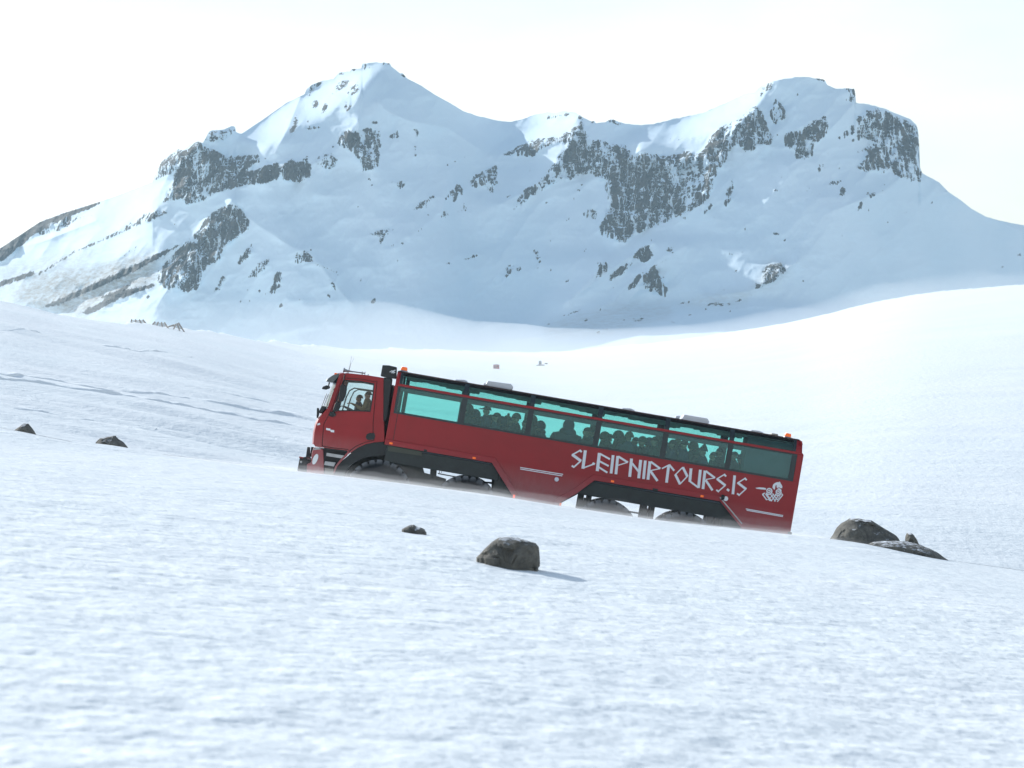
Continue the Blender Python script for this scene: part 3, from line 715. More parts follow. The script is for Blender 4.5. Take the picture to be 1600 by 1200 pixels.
# --- passenger body --------------------------------------------------
TOPZ, BAR1, BAR0, WT, WB, SILL = 4.82, 4.42, 4.345, 4.30, 3.56, 3.50
PIL = [2.03, 4.10, 6.22, 8.31, 10.33]
X0, X1 = -.16, 12.50
side = [(-.16, SILL), (-.18, 2.50), (3.18, 2.50), (3.98, 1.60), (3.99, 1.10), (5.40, 1.10), (5.45, 1.66), (5.89, 1.99), (6.38, 2.50), (10.29, 2.52), (11.06, 1.84), (11.45, 1.35), (12.55, 1.35), (12.585, 1.9), (12.56, 2.9), (12.545, SILL)]
for yy, nm in ((0, 1), (W, -1)):
    y0, y1 = (0.0, .05) if nm == 1 else (W - .05, W)
    MB().prism(side, y0, y1).build('side_panel', M_RED, bus, bevel=.008)
# arch flanges: raised band along the wheel arches
def band(pts, w_, y0, y1):
    P = [Vector(p) for p in pts]; out = []
    for i, p in enumerate(P):
        a = (P[i] - P[i - 1]).normalized() if i else (P[1] - P[0]).normalized()
        b = (P[i + 1] - P[i]).normalized() if i < len(P) - 1 else a
        nn = Vector((-(a.y + b.y), a.x + b.x)).normalized(); c = nn.dot(Vector((-a.y, a.x)))
        out.append(p + nn * w_ / max(c, .5))
    return [tuple(p) for p in P] + [tuple(p) for p in out[::-1]]
a1 = [(-.17, 2.50), (3.18, 2.50), (3.98, 1.60), (3.985, 1.15)]
a2 = [(5.41, 1.15), (5.46, 1.66), (5.89, 1.99), (6.38, 2.50), (10.29, 2.52), (11.06, 1.84), (11.44, 1.36)]
for P in (a1, a2):
    for y0, y1 in ((-.045, -.002), (W + .002, W + .045)):
        MB().prism(band(P, .17, 0, 0), y0, y1).build('wheel_arch_flange', M_REDF, bus, bevel=.012)
# black rubber line under the flange
for P in (a1, a2):
    MB().prism(band(P, -.03, 0, 0), .0, .05).build('arch_seal', M_BLACK, bus)
# window band: sill frame, pillars, rails
for y0, y1, o_ in ((-.004, .052, 1), (W - .052, W + .004, -1)):
    MB().box(X0 + .10, 12.40, y0, y1, SILL - .005, WB).build('window_sill', M_GASK, bus)
    MB().box(X0 + .10, 12.40, y0, y1, WT, BAR0).build('window_head', M_GASK, bus)
    yb0, yb1 = (y0 - .01, y1 - .002) if o_ == 1 else (y0 + .002, y1 + .01)
    MB().box(X0, 12.52, yb0, yb1, BAR0 + .001, BAR1).build('belt_rail', M_RED, bus, bevel=.01)
    for xp in PIL: MB().box(xp - .085, xp + .085, y0, y1, WB, WT - .001).build('window_pillar', M_GASK, bus)
    MB().box(-.06, .02, y0, y1, WB, WT - .001).build('window_pillar', M_GASK, bus)
    MB().box(12.24, 12.40, y0, y1, WB, WT - .001).build('window_pillar', M_GASK, bus)
    MB().box(-.17, -.062, y0, y1, SILL + .001, BAR0).build('corner_post', M_RED, bus, bevel=.01)
    MB().box(12.402, 12.545, y0, y1, SILL + .001, BAR0).build('corner_post', M_RED, bus, bevel=.01)
# the sloping upper glazing: leans in from the belt rail to the roof edge
def yup(z): return .0 + .26 * ((z - BAR1) / (TOPZ - BAR1)) ** 1.6
def upper(x0, x1, mat, name, off=0.0, t=.02, far=False, z1=TOPZ - .05):
    rows = []
    for k in range(5):
        z = BAR1 + (z1 - BAR1) * k / 4; y = yup(z) + off
        rows.append([(x0, W - y if far else y, z), (x1, W - y if far else y, z)])
    return MB().sheet(rows, t).build(name, mat, bus)
xs = [0.0] + PIL + [12.32]
for far in (False, True):
    for a_, b_ in zip(xs[:-1], xs[1:]):
        y_ = W - .03 if far else .026
        MB().box(a_ + (.085 if a_ in PIL else .02), b_ - .085, y_, y_ + .006, WB, WT).build('window_pane', M_GLASS, bus)
        upper(a_ + (.075 if a_ in PIL else .04), b_ - .075, M_GLASSU, 'upper_window_pane', .03, .006, far)
    for xp in PIL: upper(xp - .075, xp + .075, M_GASK, 'upper_pillar', .0, .05, far)
    upper(-.04, .04, M_GASK, 'upper_pillar', .0, .05, far)
    upper(12.245, 12.33, M_GASK, 'upper_pillar', .0, .05, far)
    upper(-.16, -.045, M_RED, 'upper_corner', .0, .05, far); upper(12.335, 12.50, M_RED, 'upper_corner', .0, .05, far)
    ye = (.235, .33) if not far else (W - .33, W - .235)
    MB().box(-.16, 12.42, ye[0], ye[1], TOPZ - .05, TOPZ - .012).build('roof_edge_rail', M_EDGE, bus, bevel=.012)
MB().box(-.14, 12.40, .27, W - .27, TOPZ - .05, TOPZ - .005).build('roof', M_BLACK, bus, bevel=.02)
# rounded back end and front wall
rear = [(12.42, 4.80), (12.50, 4.72), (12.54, 4.42), (12.60, 4.36), (12.60, 3.2), (12.60, 1.95), (12.58, 1.35), (12.49, 1.35), (12.49, 4.60), (12.40, 4.76)]
MB().prism(rear, .052, W - .052).build('rear_wall', M_RED, bus, bevel=.03)
MB().prism([(12.50, 1.78), (12.63, 1.80), (12.64, 1.95), (12.52, 1.95)], -.01, .25).build('rear_corner_bumper', M_PANEL, bus)
MB().prism([(-.17, 2.5), (-.11, 2.5), (-.09, SILL), (-.09, 4.75), (-.15, 4.75)], .052, W - .052, ).build('front_wall', M_RED, bus)
# interior
MB().box(-.1, 12.48, .06, W - .06, 2.45, 2.78).build('floor', M_INT, bus)
random.seed(5)
def drape(y, depth):
    pts = [(.15, TOPZ - .06), (.15, TOPZ - depth)]; x = .15
    while x < 12.2:
        dx = random.uniform(.12, .4); x = min(x + dx, 12.25)
        pts.append((x - .02, pts[-1][1] + random.uniform(-.012, .012)))
        ph = ((x - .1) % 2.09) / 2.09
        pts.append((x, TOPZ - depth + .035 - .10 * ph + random.uniform(-.02, .02)))
    pts.append((12.25, TOPZ - .06)); return pts
for yy, dp in ((.75, .22), (W - .75, .24)):
    MB().prism(drape(yy, dp), yy, yy + .03).build('ceiling_netting', M_HEAD, bus)
MB().box(.0, 12.4, .45, W - .45, TOPZ - .15, TOPZ - .07).build('ceiling', M_HEAD, bus)
for yy in (.12, W - .26): MB().box(.05, 12.3, yy, yy + .14, WT - .10, WT + .02).build('luggage_rail', M_INT, bus)
for xp in (.06, 1.86, 3.93, 6.03, 8.12, 10.15):
    MB().box(xp, xp + .12, W - .24, W - .12, 2.78, 4.7).build('inner_post', M_INT, bus)
MB().box(10.85, 12.42, .35, W - .35, 2.78, 4.62).build('rear_cabinet', M_INT, bus)
def bus_seat(x, y):
    m = MB(); m.box(x - .23, x + .23, y - .22, y + .22, 3.10, 3.22, .03); m.box(x + .18, x + .27, y - .22, y + .22, 3.12, 3.50, .03); m.box(x - .05, x + .05, y - .05, y + .05, 2.78, 3.10)
    return m
seat0 = bus_seat(0, 0).build('seat', M_SEAT, bus)
seat_pts = [(x, y) for x in np.arange(.9, 10.8, .78) for y in (.36, .86, W - .86, W - .36)]
for i, (x, y) in enumerate(seat_pts):
    o = seat0 if i == 0 else seat0.copy()
    if i: COL.objects.link(o); o.parent = bus
    o.location = (x, y, 0)

# --- underbody ---------------------------------------------------------
MB().box(-.1, 3.45, .07, W - .07, 1.985, 2.445).build('underfloor_box', M_PANEL, bus, bevel=.01)
MB().box(5.95, 10.75, .07, W - .07, 2.00, 2.445).build('underfloor_box', M_PANEL, bus, bevel=.01)
MB().box(4.02, 5.38, .07, W - .07, 1.12, 2.445).build('luggage_locker', M_PANEL, bus)
MB().box(11.1, 12.45, .07, W - .07, 1.40, 2.445).build('luggage_locker', M_PANEL, bus)
MB().prism([(3.35, 2.44), (3.35, 1.3), (3.95, 1.3), (3.95, 1.62), (3.2, 2.44)], .10, .62).build('battery_box', M_DARK, bus)
MB().prism([(10.45, 2.0), (10.55, 1.35), (11.1, 1.35), (11.1, 2.44), (10.45, 2.44)], .10, W - .1).build('rear_tank', M_DARK, bus)
for yy in (.85, W - .95): MB().box(-1.9, 11.4, yy, yy + .1, 1.18, 1.50).build('chassis_rail', M_DARK, bus)
# front underbody clutter between first and second wheel
MB().prism([qU(0, 180), qU(160, 185), qU(300, 230), qU(420, 330), qU(450, 430), qU(600, 470), qU(700, 500), (1.9, .95), (-.15, .95)], .35, .9).build('fuel_tank', M_DARK, bus)
MB().prism([qU(525, 330), qU(600, 345), qU(590, 480), qU(520, 470)], .3, .5).build('tank_bracket', M_DARK, bus)
MB().prism([qU(45, 110), qU(430, 165), qU(430, 235), qU(45, 180)], .01, .06).build('skirt_rail', simple('olive_steel', (.06, .065, .045), .6), bus)
for pl, r_ in (([qU(395, 235), qU(395, 290), qU(390, 245), qU(680, 300), qU(650, 430)], .012), ([qU(570, 250), qU(565, 300)], .014), ([qU(395, 265), qU(640, 310), qU(655, 300), qU(625, 440)], .012)):
    MB().tube([(x, .18, z) for x, z in pl], r_, 6).build('brake_pipe', M_STEEL, bus)
for pl in ([qU(600, 440), qU(760, 470), qU(1240, 560)], [qU(1100, 535), qU(1240, 545)]):
    MB().tube([(x, 1.2, z) for x, z in pl], .02, 6).build('brake_pipe', M_DARK, bus)
for x_ in (qU(1240, 540)[0],): MB().box(x_ - .02, x_ + .3, .15, .7, 1.3, 1.98).build('battery_box', M_DARK, bus)
for (a_, b_) in (((190, 220), (272, 330)), ((718, 315), (828, 430)), ((1262, 400), (1300, 500))):
    x0_, z1_ = qV(*a_); x1_, _ = qV(b_[0], a_[1]); 
    for yy in (.45, W - .75):
        m = MB(); m.box(x0_, x0_ + .16, yy, yy + .25, 1.2, 2.01); m.box(x0_ + .27, max(x1_, x0_ + .40), yy, yy + .25, 1.2, 2.01); m.tube([(x0_ + .2, yy - .03, 1.3), (x0_ + .24, yy - .03, 1.9)], .035)
        m.build('suspension_bracket', M_DARK, bus)
for x_ in (6.2, 9.8): MB().tube([(x_ - .2, 1.9, 1.72), (x_ + 1.8, 1.9, 1.70)], .03, 6).build('air_pipe', M_STEEL, bus)

# --- wheels -------------------------------------------------------------
def make_wheel():
    e = bpy.data.objects.new('wheel', None); COL.objects.link(e); e.parent = bus
    prof = [(.42, .04), (.50, .0), (.70, -.03), (.86, .0), (.95, .06), (.965, .14), (.965, .46), (.95, .54), (.86, .60), (.70, .63), (.50, .60), (.42, .56)]
    m = MB(); m.lathe(prof, (0, 0, 0), 'y', 56)
    nl = 26
    for k in range(nl):
        for sgn, y0, y1, ph in ((1, .015, .31, 0), (-1, .29, .585, .5)):
            t = 2 * math.pi * (k + ph) / nl; dt = .085
            vs = []
            for (tt, r_, y_) in ((t - dt, .945, y0), (t + dt, .945, y0), (t + dt + .07 * sgn, .955, y1), (t - dt + .07 * sgn, .955, y1), (t - dt * .8, 1.02, y0 + .02), (t + dt * .8, 1.02, y0 + .02), (t + dt * .8 + .07 * sgn, 1.025, y1), (t - dt * .8 + .07 * sgn, 1.025, y1)):
                vs.append(m.bm.verts.new((r_ * math.cos(tt), y_, r_ * math.sin(tt))))
            for f in ((0, 1, 2, 3), (4, 5, 6, 7), (0, 1, 5, 4), (1, 2, 6, 5), (2, 3, 7, 6), (3, 0, 4, 7)): m.bm.faces.new([vs[i] for i in f])
            # side lug on the shoulder
            if sgn == 1:
                vs = [m.bm.verts.new((r_ * math.cos(tt), y_, r_ * math.sin(tt))) for tt, r_, y_ in ((t - dt, .84, -.012), (t + dt, .84, -.012), (t + dt, .98, .012), (t - dt, .98, .012), (t - dt, .84, .03), (t + dt, .84, .03), (t + dt, .98, .06), (t - dt, .98, .06))]
                for f in ((0, 1, 2, 3), (0, 1, 5, 4), (1, 2, 6, 5), (2, 3, 7, 6), (3, 0, 4, 7)): m.bm.faces.new([vs[i] for i in f])
    m.build('tyre', M_RUB, e, smooth=True)
    m = MB(); m.lathe([(.43, .03), (.40, .05), (.38, .16), (.30, .20), (.16, .17), (.15, .08), (.0, .07)], (0, 0, 0), 'y', 32)
    for k in range(10): m.tube([(.24 * math.cos(k * .628), .19, .24 * math.sin(k * .628)), (.24 * math.cos(k * .628), .14, .24 * math.sin(k * .628))], .018, 6)
    m.build('rim', M_DARK, e, smooth=True)
    return e
w0 = make_wheel(); first = True
for xw, zw in ((-.12, 1.0), (2.58, .96), (6.95, .97), (9.36, 1.0)):
    for side_ in (0, 1):
        if first: e = w0; first = False
        else:
            e = w0.copy(); COL.objects.link(e); e.parent = bus
            for c in [x for x in w0.children]:
                c2 = c.copy(); COL.objects.link(c2); c2.parent = e
        e.location = (xw, .03 if side_ == 0 else W - .03, zw)
        if side_: e.rotation_euler = (0, 0, math.pi)
    MB().tube([(xw, .3, zw), (xw, W - .3, zw)], .11, 12).build('axle', M_DARK, bus)

# --- cab ------------------------------------------------------------------
CW_ = 2.5; cy0, cy1 = .04, .04 + CW_
door = [q1(300, 842), q1(306, 760), q1(318, 640), q1(345, 590), q1(392, 500), q1(482, 228), q1(640, 238), q1(797, 264), q1(778, 440), q1(762, 640), q1(762, 700), q1(768, 792), q1(690, 808), q1(610, 842), q1(545, 892), q1(535, 872), q1(400, 858)]
doorin = [q1(306, 836), q1(312, 760), q1(323, 643), q1(350, 592), q1(396, 503), q1(485, 233), q1(640, 243), q1(792, 268), q1(773, 440), q1(757, 640), q1(757, 700), q1(763, 788), q1(690, 803), q1(608, 837), q1(543, 885), q1(536, 867), q1(400, 853)]
shell = [q1(462, 192), q1(530, 196), q1(700, 216), q1(852, 238), q1(850, 600), q1(858, 700), q1(862, 800), q1(770, 806), q1(695, 822), q1(620, 856), q1(548, 906), q1(490, 962), q1(440, 1020), q1(412, 1085), q1(400, 1085), q1(420, 1020), q1(462, 965), q1(530, 895), q1(528, 880), q1(300, 852), q1(243, 845), q1(226, 820), q1(234, 720), q1(250, 650), q1(272, 600), q1(318, 540), q1(352, 500), q1(420, 310)]
win = [q1(396, 530), q1(430, 420), q1(492, 248), q1(640, 256), q1(772, 280), q1(760, 400), q1(736, 535), q1(560, 528)]
glassin = [q1(410, 520), q1(440, 425), q1(500, 258), q1(640, 266), q1(762, 290), q1(750, 400), q1(728, 524), q1(560, 518)]
for y0, y1, out in ((cy0, cy0 + .05, -1), (cy1 - .05, cy1, 1)):
    MB().prism(shell, y0, y1, [door]).build('cab_side', M_RED, bus, bevel=.008)
    yd0, yd1 = y0 + out * .012, y1 + out * .012
    dm = MB().prism(doorin, min(yd0, yd1), max(yd0, yd1), [win]).build('cab_door', M_RED, bus, bevel=.010)
    ys = cy0 + .02 if out < 0 else cy1 - .03
    MB().prism(win, ys - .018 * (1 if out < 0 else -1), ys + .012, [glassin]).build('window_seal', M_BLACK, dm)
    MB().prism(glassin, ys, ys + .006).build('window_pane', M_GLASS2, dm)
    MB().prism(door, y0 + .02, y0 + .035, [doorin]).build('door_gap_seal', M_BLACK, bus)
    # crease along the door
    yc = (y0 - .028, y0 - .010) if out < 0 else (y1 + .010, y1 + .028)
    MB().prism([q1(322, 640), q1(500, 652), q1(700, 668), q1(756, 676), q1(756, 688), q1(700, 680), q1(500, 664), q1(322, 650)], *yc).build('door_crease', M_RED, dm)
    MB().prism([q1(694, 762), q1(702, 735), q1(730, 722), q1(772, 724), q1(778, 750), q1(770, 780), q1(730, 788), q1(704, 782)], *yc).build('door_handle', M_BLACK, dm)
    # window bar inside (sliding quarter light)
    MB().tube([(x, ys + .03, z) for x, z in [q1(485, 520), q1(520, 400), q1(548, 345), q1(590, 322), q1(755, 345)]], .022, 6).build('window_bar', M_BLACK, dm)
MB().prism([q1(340, 678), q1(378, 684), q1(378, 694), q1(412, 698), q1(412, 718), q1(380, 714), q1(380, 704), q1(340, 696)], cy0 - .017, cy0 - .014).build('door_badge', M_WHITE, bus)
MB().prism([q1(262, 640), q1(284, 632), q1(287, 648), q1(262, 656)], cy0 - .005, cy0 - .002).build('corner_badge', M_WHITE, bus)
# roof and back
MB().prism([q1(462, 192), q1(530, 188), q1(700, 206), q1(852, 230), q1(852, 246), q1(700, 226), q1(530, 206), q1(466, 208)], cy0 + .002, cy1 - .002).build('cab_roof', M_RED, bus, bevel=.012)
MB().prism([q1(838, 240), q1(852, 240), q1(860, 800), q1(846, 800)], cy0 + .051, cy1 - .051, ).build('cab_back', M_RED, bus)
MB().prism([q1(320, 850), q1(850, 800), q1(850, 815), q1(560, 900), q1(320, 870)], cy0 + .052, cy1 - .052).build('cab_floor', M_BLACK, bus)
MB().prism([q1(290, 600), q1(350, 520), q1(430, 540), q1(440, 620), q1(300, 680)], cy0 + .06, cy1 - .06).build('dashboard', M_BLACK, bus)
def bow(prof, bulge, mat, name, t=.02, y0=cy0 + .01, y1=cy1 - .01, ny=15):
    rows = []
    for x, z in prof:
        r_ = []
        for k in range(ny):
            f = k / (ny - 1) * 2 - 1
            r_.append((x - bulge * (1 - abs(f) ** 2.6), y0 + (y1 - y0) * k / (ny - 1), z))
        rows.append(r_)
    return MB().sheet(rows, t).build(name, mat, bus, smooth=True)
bow([q1(352, 500), q1(380, 420), q1(420, 310), q1(456, 215)], .17, M_GLASS2, 'windscreen', .006)
bow([q1(226, 825), q1(234, 720), q1(250, 650), q1(272, 600), q1(318, 540), q1(350, 503)], .10, M_REDF, 'front_panel', .02)
bow([q1(456, 215), q1(464, 195), q1(500, 186)], .17, M_RED, 'roof_front', .02)
MB().prism([q1(335, 262), q1(350, 238), q1(400, 205), q1(455, 188), q1(465, 200), q1(430, 240), q1(400, 270)], cy0 + .1, cy1 - .1).build('sun_visor', simple('smoked_visor', (.10, .12, .12), .3), bus, bevel=.015)
MB().box(*[min(q1(410, 195)[0], q1(430, 205)[0]), q1(430, 205)[0] + .02], cy0 + .2, cy0 + .3, q1(415, 210)[1], q1(415, 190)[1] + .02).build('roof_marker', M_AMB, bus)
# mirrors
mm = MB(); mm.tube([(x, cy0 - .16, z) for x, z in [q1(508, 205), q1(492, 290)]], .02, 6); mm.tube([(q1(508, 205)[0], cy0 + .03, q1(508, 205)[1]), (q1(508, 205)[0], cy0 - .16, q1(508, 205)[1])], .02, 6)
mm.build('mirror_arm', M_BLACK, bus); mm = MB(); mm.tube([(q1(392, 560)[0], cy0 + .02, q1(392, 560)[1]), (q1(420, 520)[0], cy0 - .18, q1(420, 520)[1])], .035, 6); mm.tube([(x, cy0 - .16, z) for x, z in [q1(420, 520), q1(450, 440)]], .03, 6)
mo = mm.build('mirror_arm', M_BLACK, bus)
MB().prism([q1(455, 432), q1(470, 300), q1(490, 288), q1(520, 300), q1(530, 320), q1(520, 385), q1(495, 438), q1(480, 445)], cy0 - .30, cy0 - .12).build('wing_mirror', M_BLACK, bus, bevel=.03)
MB().prism([q1(405, 520), q1(425, 458), q1(445, 448), q1(470, 455), q1(472, 490), q1(450, 528), q1(420, 535)], cy0 - .30, cy0 - .12).build('wide_angle_mirror', M_BLACK, bus, bevel=.03)
MB().prism([q1(365, 572), q1(370, 540), q1(395, 530), q1(425, 545), q1(428, 568), q1(400, 582)], cy0 - .10, cy0 + .01).build('mirror_foot', M_BLACK, bus, bevel=.02)
MB().prism([q1(300, 330), q1(310, 310), q1(345, 296), q1(370, 305), q1(368, 322), q1(335, 336)], cy0 - .05, cy0 + .35).build('front_mirror', M_BLACK, bus, bevel=.015)
MB().tube([(x, cy0 + .15, z) for x, z in [q1(358, 302), q1(366, 270)]], .02, 6).build('mirror_stalk', M_BLACK, bus)
mm = MB(); mm.prism([q1(252, 588), q1(255, 500), q1(270, 500), q1(274, 545), q1(262, 590)], cy0 + .1, cy0 + .35); mm.prism([q1(272, 535), q1(300, 480), q1(338, 488), q1(310, 530), q1(285, 548)], cy0 + .05, cy0 + .5)
mm.build('wiper_and_handle', M_BLACK, bus)
for yy in (cy0 + .35, CW_ * .5, cy1 - .4): MB().tube([(q1(318, 540)[0] - .14, yy, q1(318, 530)[1]), (q1(390, 380)[0] - .2, yy + .25, q1(390, 380)[1])], .012, 5).build('wiper', M_BLACK, bus)
# bumper, lamps, steps
MB().prism([q1(228, 852), q1(312, 866), q1(318, 960), q1(322, 1150), q1(170, 1150), q1(165, 1075), q1(168, 1000), q1(205, 985), q1(212, 900)], cy0, cy1).build('bumper', M_REDF, bus, bevel=.03)
hl = MB(); hc = q1(243, 957)
hl.prism([(hc[0] + .125 * math.cos(t) * (.5 if False else .6) + .03 * math.sin(t), hc[1] + .17 * math.sin(t)) for t in [2 * math.pi * k / 20 for k in range(20)]], cy0 - .03, cy0 + .12)
hl.build('headlight', M_LENS, bus, bevel=.02)
hl = MB(); hl.prism([(hc[0] + .125 * math.cos(t) * .6 + .03 * math.sin(t), hc[1] + .17 * math.sin(t)) for t in [2 * math.pi * k / 20 for k in range(20)]], cy1 - .12, cy1 + .03); hl.build('headlight', M_LENS, bus, bevel=.02)
MB().prism([q1(222, 870), q1(262, 850), q1(300, 868), q1(222, 876)], cy0 - .012, cy0 - .002).build('bumper_trim', M_STEEL, bus)
MB().prism([q1(80, 1150), q1(78, 1050), q1(98, 945), q1(128, 940), q1(150, 936), q1(168, 960), q1(200, 965), q1(170, 985), q1(160, 1150)], cy0 + .25, cy1 - .25).build('winch_bumper', M_BLACK, bus, bevel=.015)
MB().prism([q1(152, 940), q1(165, 848), q1(190, 850), q1(190, 940)], cy0 + .3, cy0 + .42).build('bull_bar_post', M_BLACK, bus, bevel=.01)
MB().prism([q1(152, 940), q1(165, 848), q1(190, 850), q1(190, 940)], cy1 - .42, cy1 - .3).build('bull_bar_post', M_BLACK, bus, bevel=.01)
MB().box(q1(92, 944)[0], q1(130, 944)[0], cy0 + .22, cy0 + .4, q1(110, 948)[1], q1(110, 936)[1]).build('lamp_cap', simple('dull_red_cap', (.25, .03, .03), .5), bus)
MB().lathe([(.0, -.01), (.035, -.01), (.035, .02)], (q1(110, 982)[0], cy0 + .24, q1(110, 982)[1]), 'y', 14).build('tow_eye', M_STEEL, bus)
MB().prism([q1(312, 862), q1(530, 885), q1(440, 1005), q1(412, 1060), q1(400, 1150), q1(320, 1150)], cy0 + .14, cy0 + .5).build('step_well', M_BLACK, bus)
MB().prism([q1(345, 900), q1(500, 925), q1(478, 950), q1(340, 928)], cy0 - .01, cy0 + .16).build('step', M_STEEL, bus)
MB().prism([q1(330, 975), q1(425, 988), q1(408, 1022), q1(322, 1008)], cy0 - .01, cy0 + .16).build('step', M_STEEL, bus)
MB().prism([q1(328, 1035), q1(405, 1045), q1(398, 1150), q1(328, 1150)], cy0 - .005, cy0 + .16).build('lower_step_plate', simple('tan_plate', (.20, .18, .15), .6), bus)
# front mudguard: black band above the first wheel
arc = [q1(402, 1100), q1(430, 1030), q1(475, 975), q1(550, 915), q1(620, 862), q1(700, 828), q1(770, 812), q1(884, 818)]
arc_in = [q1(884, 900), q1(850, 925), q1(760, 930), q1(680, 945), q1(600, 985), q1(545, 1030), q1(505, 1090), q1(490, 1150), q1(405, 1150)]
MB().prism(arc + arc_in, .10, .8).build('front_mudguard', M_BLACK, bus)
MB().prism([q1(770, 815), q1(884, 820), q1(892, 950), q1(1060, 1080), q1(1060, 1130), q1(880, 1010), q1(780, 930)], .55, W - .55).build('engine_frame', M_DARK, bus)
MB().lathe([(.0, -.01), (.022, -.01), (.022, .02)], (q1(540, 915)[0], cy0 - .01, q1(540, 915)[1]), 'y', 10).build('side_lamp', M_LENS, bus)
# snorkel
MB().prism([q1(905, 292), q1(934, 292), q1(912, 440), q1(872, 650), q1(862, 800), q1(846, 800), q1(850, 600)], .50, 2.2).build('cab_rear_shield', M_DARK, bus)
MB().prism([q1(500, 960), q1(620, 880), q1(900, 830), q1(1070, 1000), q1(1130, 1250), q1(420, 1250)], .80, .84).build('wheel_well_liner', M_DARK, bus)
MB().prism([q1(825, 214), q1(842, 116), q1(900, 118), q1(968, 134), q1(962, 238), q1(900, 232)], .10, .62).build('air_intake_head', M_BLACK, bus, bevel=.02)
MB().prism([q1(852, 225), q1(930, 236), q1(905, 440), q1(884, 600), q1(852, 626), q1(812, 602), q1(800, 575), q1(822, 500), q1(838, 380)], .08, .48).build('air_intake_pipe', M_BLACK, bus, bevel=.035)
mk = MB()
for a_, b_ in (((908, 178), (930, 166)), ((922, 186), (950, 168)), ((935, 188), (955, 180)), ((930, 172), (958, 160))): mk.stroke(q1(*a_), q1(*b_), .022, .096, .099)
mk.build('intake_sticker', M_WHITE, bus)
# roof kit on the cab
hr = MB(); xa, za = q1(488, 158); xb, zb = q1(675, 186)
hr.tube([(xa, .6, za), (xa + .05, .6, za), (xa + .14, .6, za - .0), (xb, .6, zb)], .02, 10)
for s_ in ((.0, .085), (.05, .045),): pass
hr.lathe([(.085, -.01), (.05, .04), (.03, .12), (.02, .3)], (xa, .6, za), 'x', 16)
hr.tube([(q1(518, 165)[0], .6, q1(518, 165)[1]), (q1(518, 200)[0], .6, q1(518, 200)[1])], .016, 6); hr.tube([(q1(655, 170)[0], .6, q1(655, 170)[1]), (q1(652, 208)[0], .6, q1(652, 208)[1])], .016, 6); hr.tube([(q1(680, 172)[0], .6, q1(680, 172)[1]), (q1(676, 210)[0], .6, q1(676, 210)[1])], .012, 6)
hr.build('air_horn', M_STEEL, bus, smooth=True)
for a_, b_, r_ in (((520, 192), (556, 28), .006), ((548, 100), (577, 42), .005), ((520, 200), (548, 95), .008)):
    MB().tube([(q1(*a_)[0], .9, q1(*a_)[1]), (q1(*b_)[0], .9, q1(*b_)[1])], r_, 5).build('antenna', M_STEEL, bus)
MB().box(q1(705, 200)[0], q1(713, 200)[0], .5, .56, q1(709, 218)[1], q1(709, 196)[1]).build('roof_stud', M_BLACK, bus)
def beacon(x, y, z):
    b_ = MB().lathe([(.0, .0), (.13, .0), (.13, .03), (.115, .05)], (x, y, z), 'z', 18).build('beacon_base', M_STEEL, bus, smooth=True)
    MB().lathe([(.105, .051), (.10, .12), (.085, .155), (.0, .16)], (x, y, z), 'z', 18).build('beacon_lens', M_AMB, b_, smooth=True)
beacon(*[q2(158, 96)[0], .45, q2(158, 103)[1] - .02]); beacon(q4(1163, 330)[0], .45, q4(1163, 331)[1] - .03)
# roof units
def unit(f, pts, y0, y1, name, mat=M_ROOFW, bev=.03):
    # photo outline brought to the unit's own depth on the roof
    k_ = (y0) / 90.0; ex, ez = L(800, 690)
    return MB().prism([(ex + (f(*p)[0] - ex) * (1 + k_), ez + (f(*p)[1] - ez) * (1 + k_) + .012) for p in pts], y0, y1).build(name, mat, bus, bevel=bev)
unit(q2, [(826, 218), (845, 186), (1038, 212), (1054, 236), (1046, 256), (1022, 258), (850, 228)], .7, 1.9, 'air_conditioner')
unit(q4, [(290, 184), (310, 148), (498, 180), (513, 206), (506, 222), (480, 218), (310, 190)], .7, 1.9, 'air_conditioner')
unit(q2, [(565, 192), (580, 174), (660, 178), (684, 192), (684, 210), (565, 200)], .9, 1.7, 'roof_hatch')
unit(q3, [(946, 304), (962, 290), (1030, 294), (1060, 308), (1058, 326), (950, 316)], .9, 1.7, 'roof_hatch')
unit(q4, [(836, 288), (860, 273), (920, 280), (954, 294), (956, 306), (840, 298)], .9, 1.7, 'roof_hatch')
unit(q4, [(232, 184), (240, 158), (278, 156), (268, 182)], 1.0, 1.3, 'roof_vent')
unit(q2, [(808, 222), (816, 198), (838, 206), (832, 226)], 1.0, 1.3, 'roof_vent')
unit(q4, [(1018, 312), (1022, 298), (1074, 306), (1078, 322)], .8, 1.5, 'roof_lamp_housing', simple('cream_housing', (.5, .48, .42), .5))
MB().box(q2(965, 262)[0], q2(1010, 262)[0], .9, 1.6, TOPZ - .02, q2(990, 252)[1]).build('unit_foot', M_BLACK, bus)
unit(q4, [(1246, 410), (1240, 392), (1258, 382), (1266, 388), (1268, 380), (1278, 390), (1262, 402)], .3, .45, 'rear_camera', M_BLACK, .01)
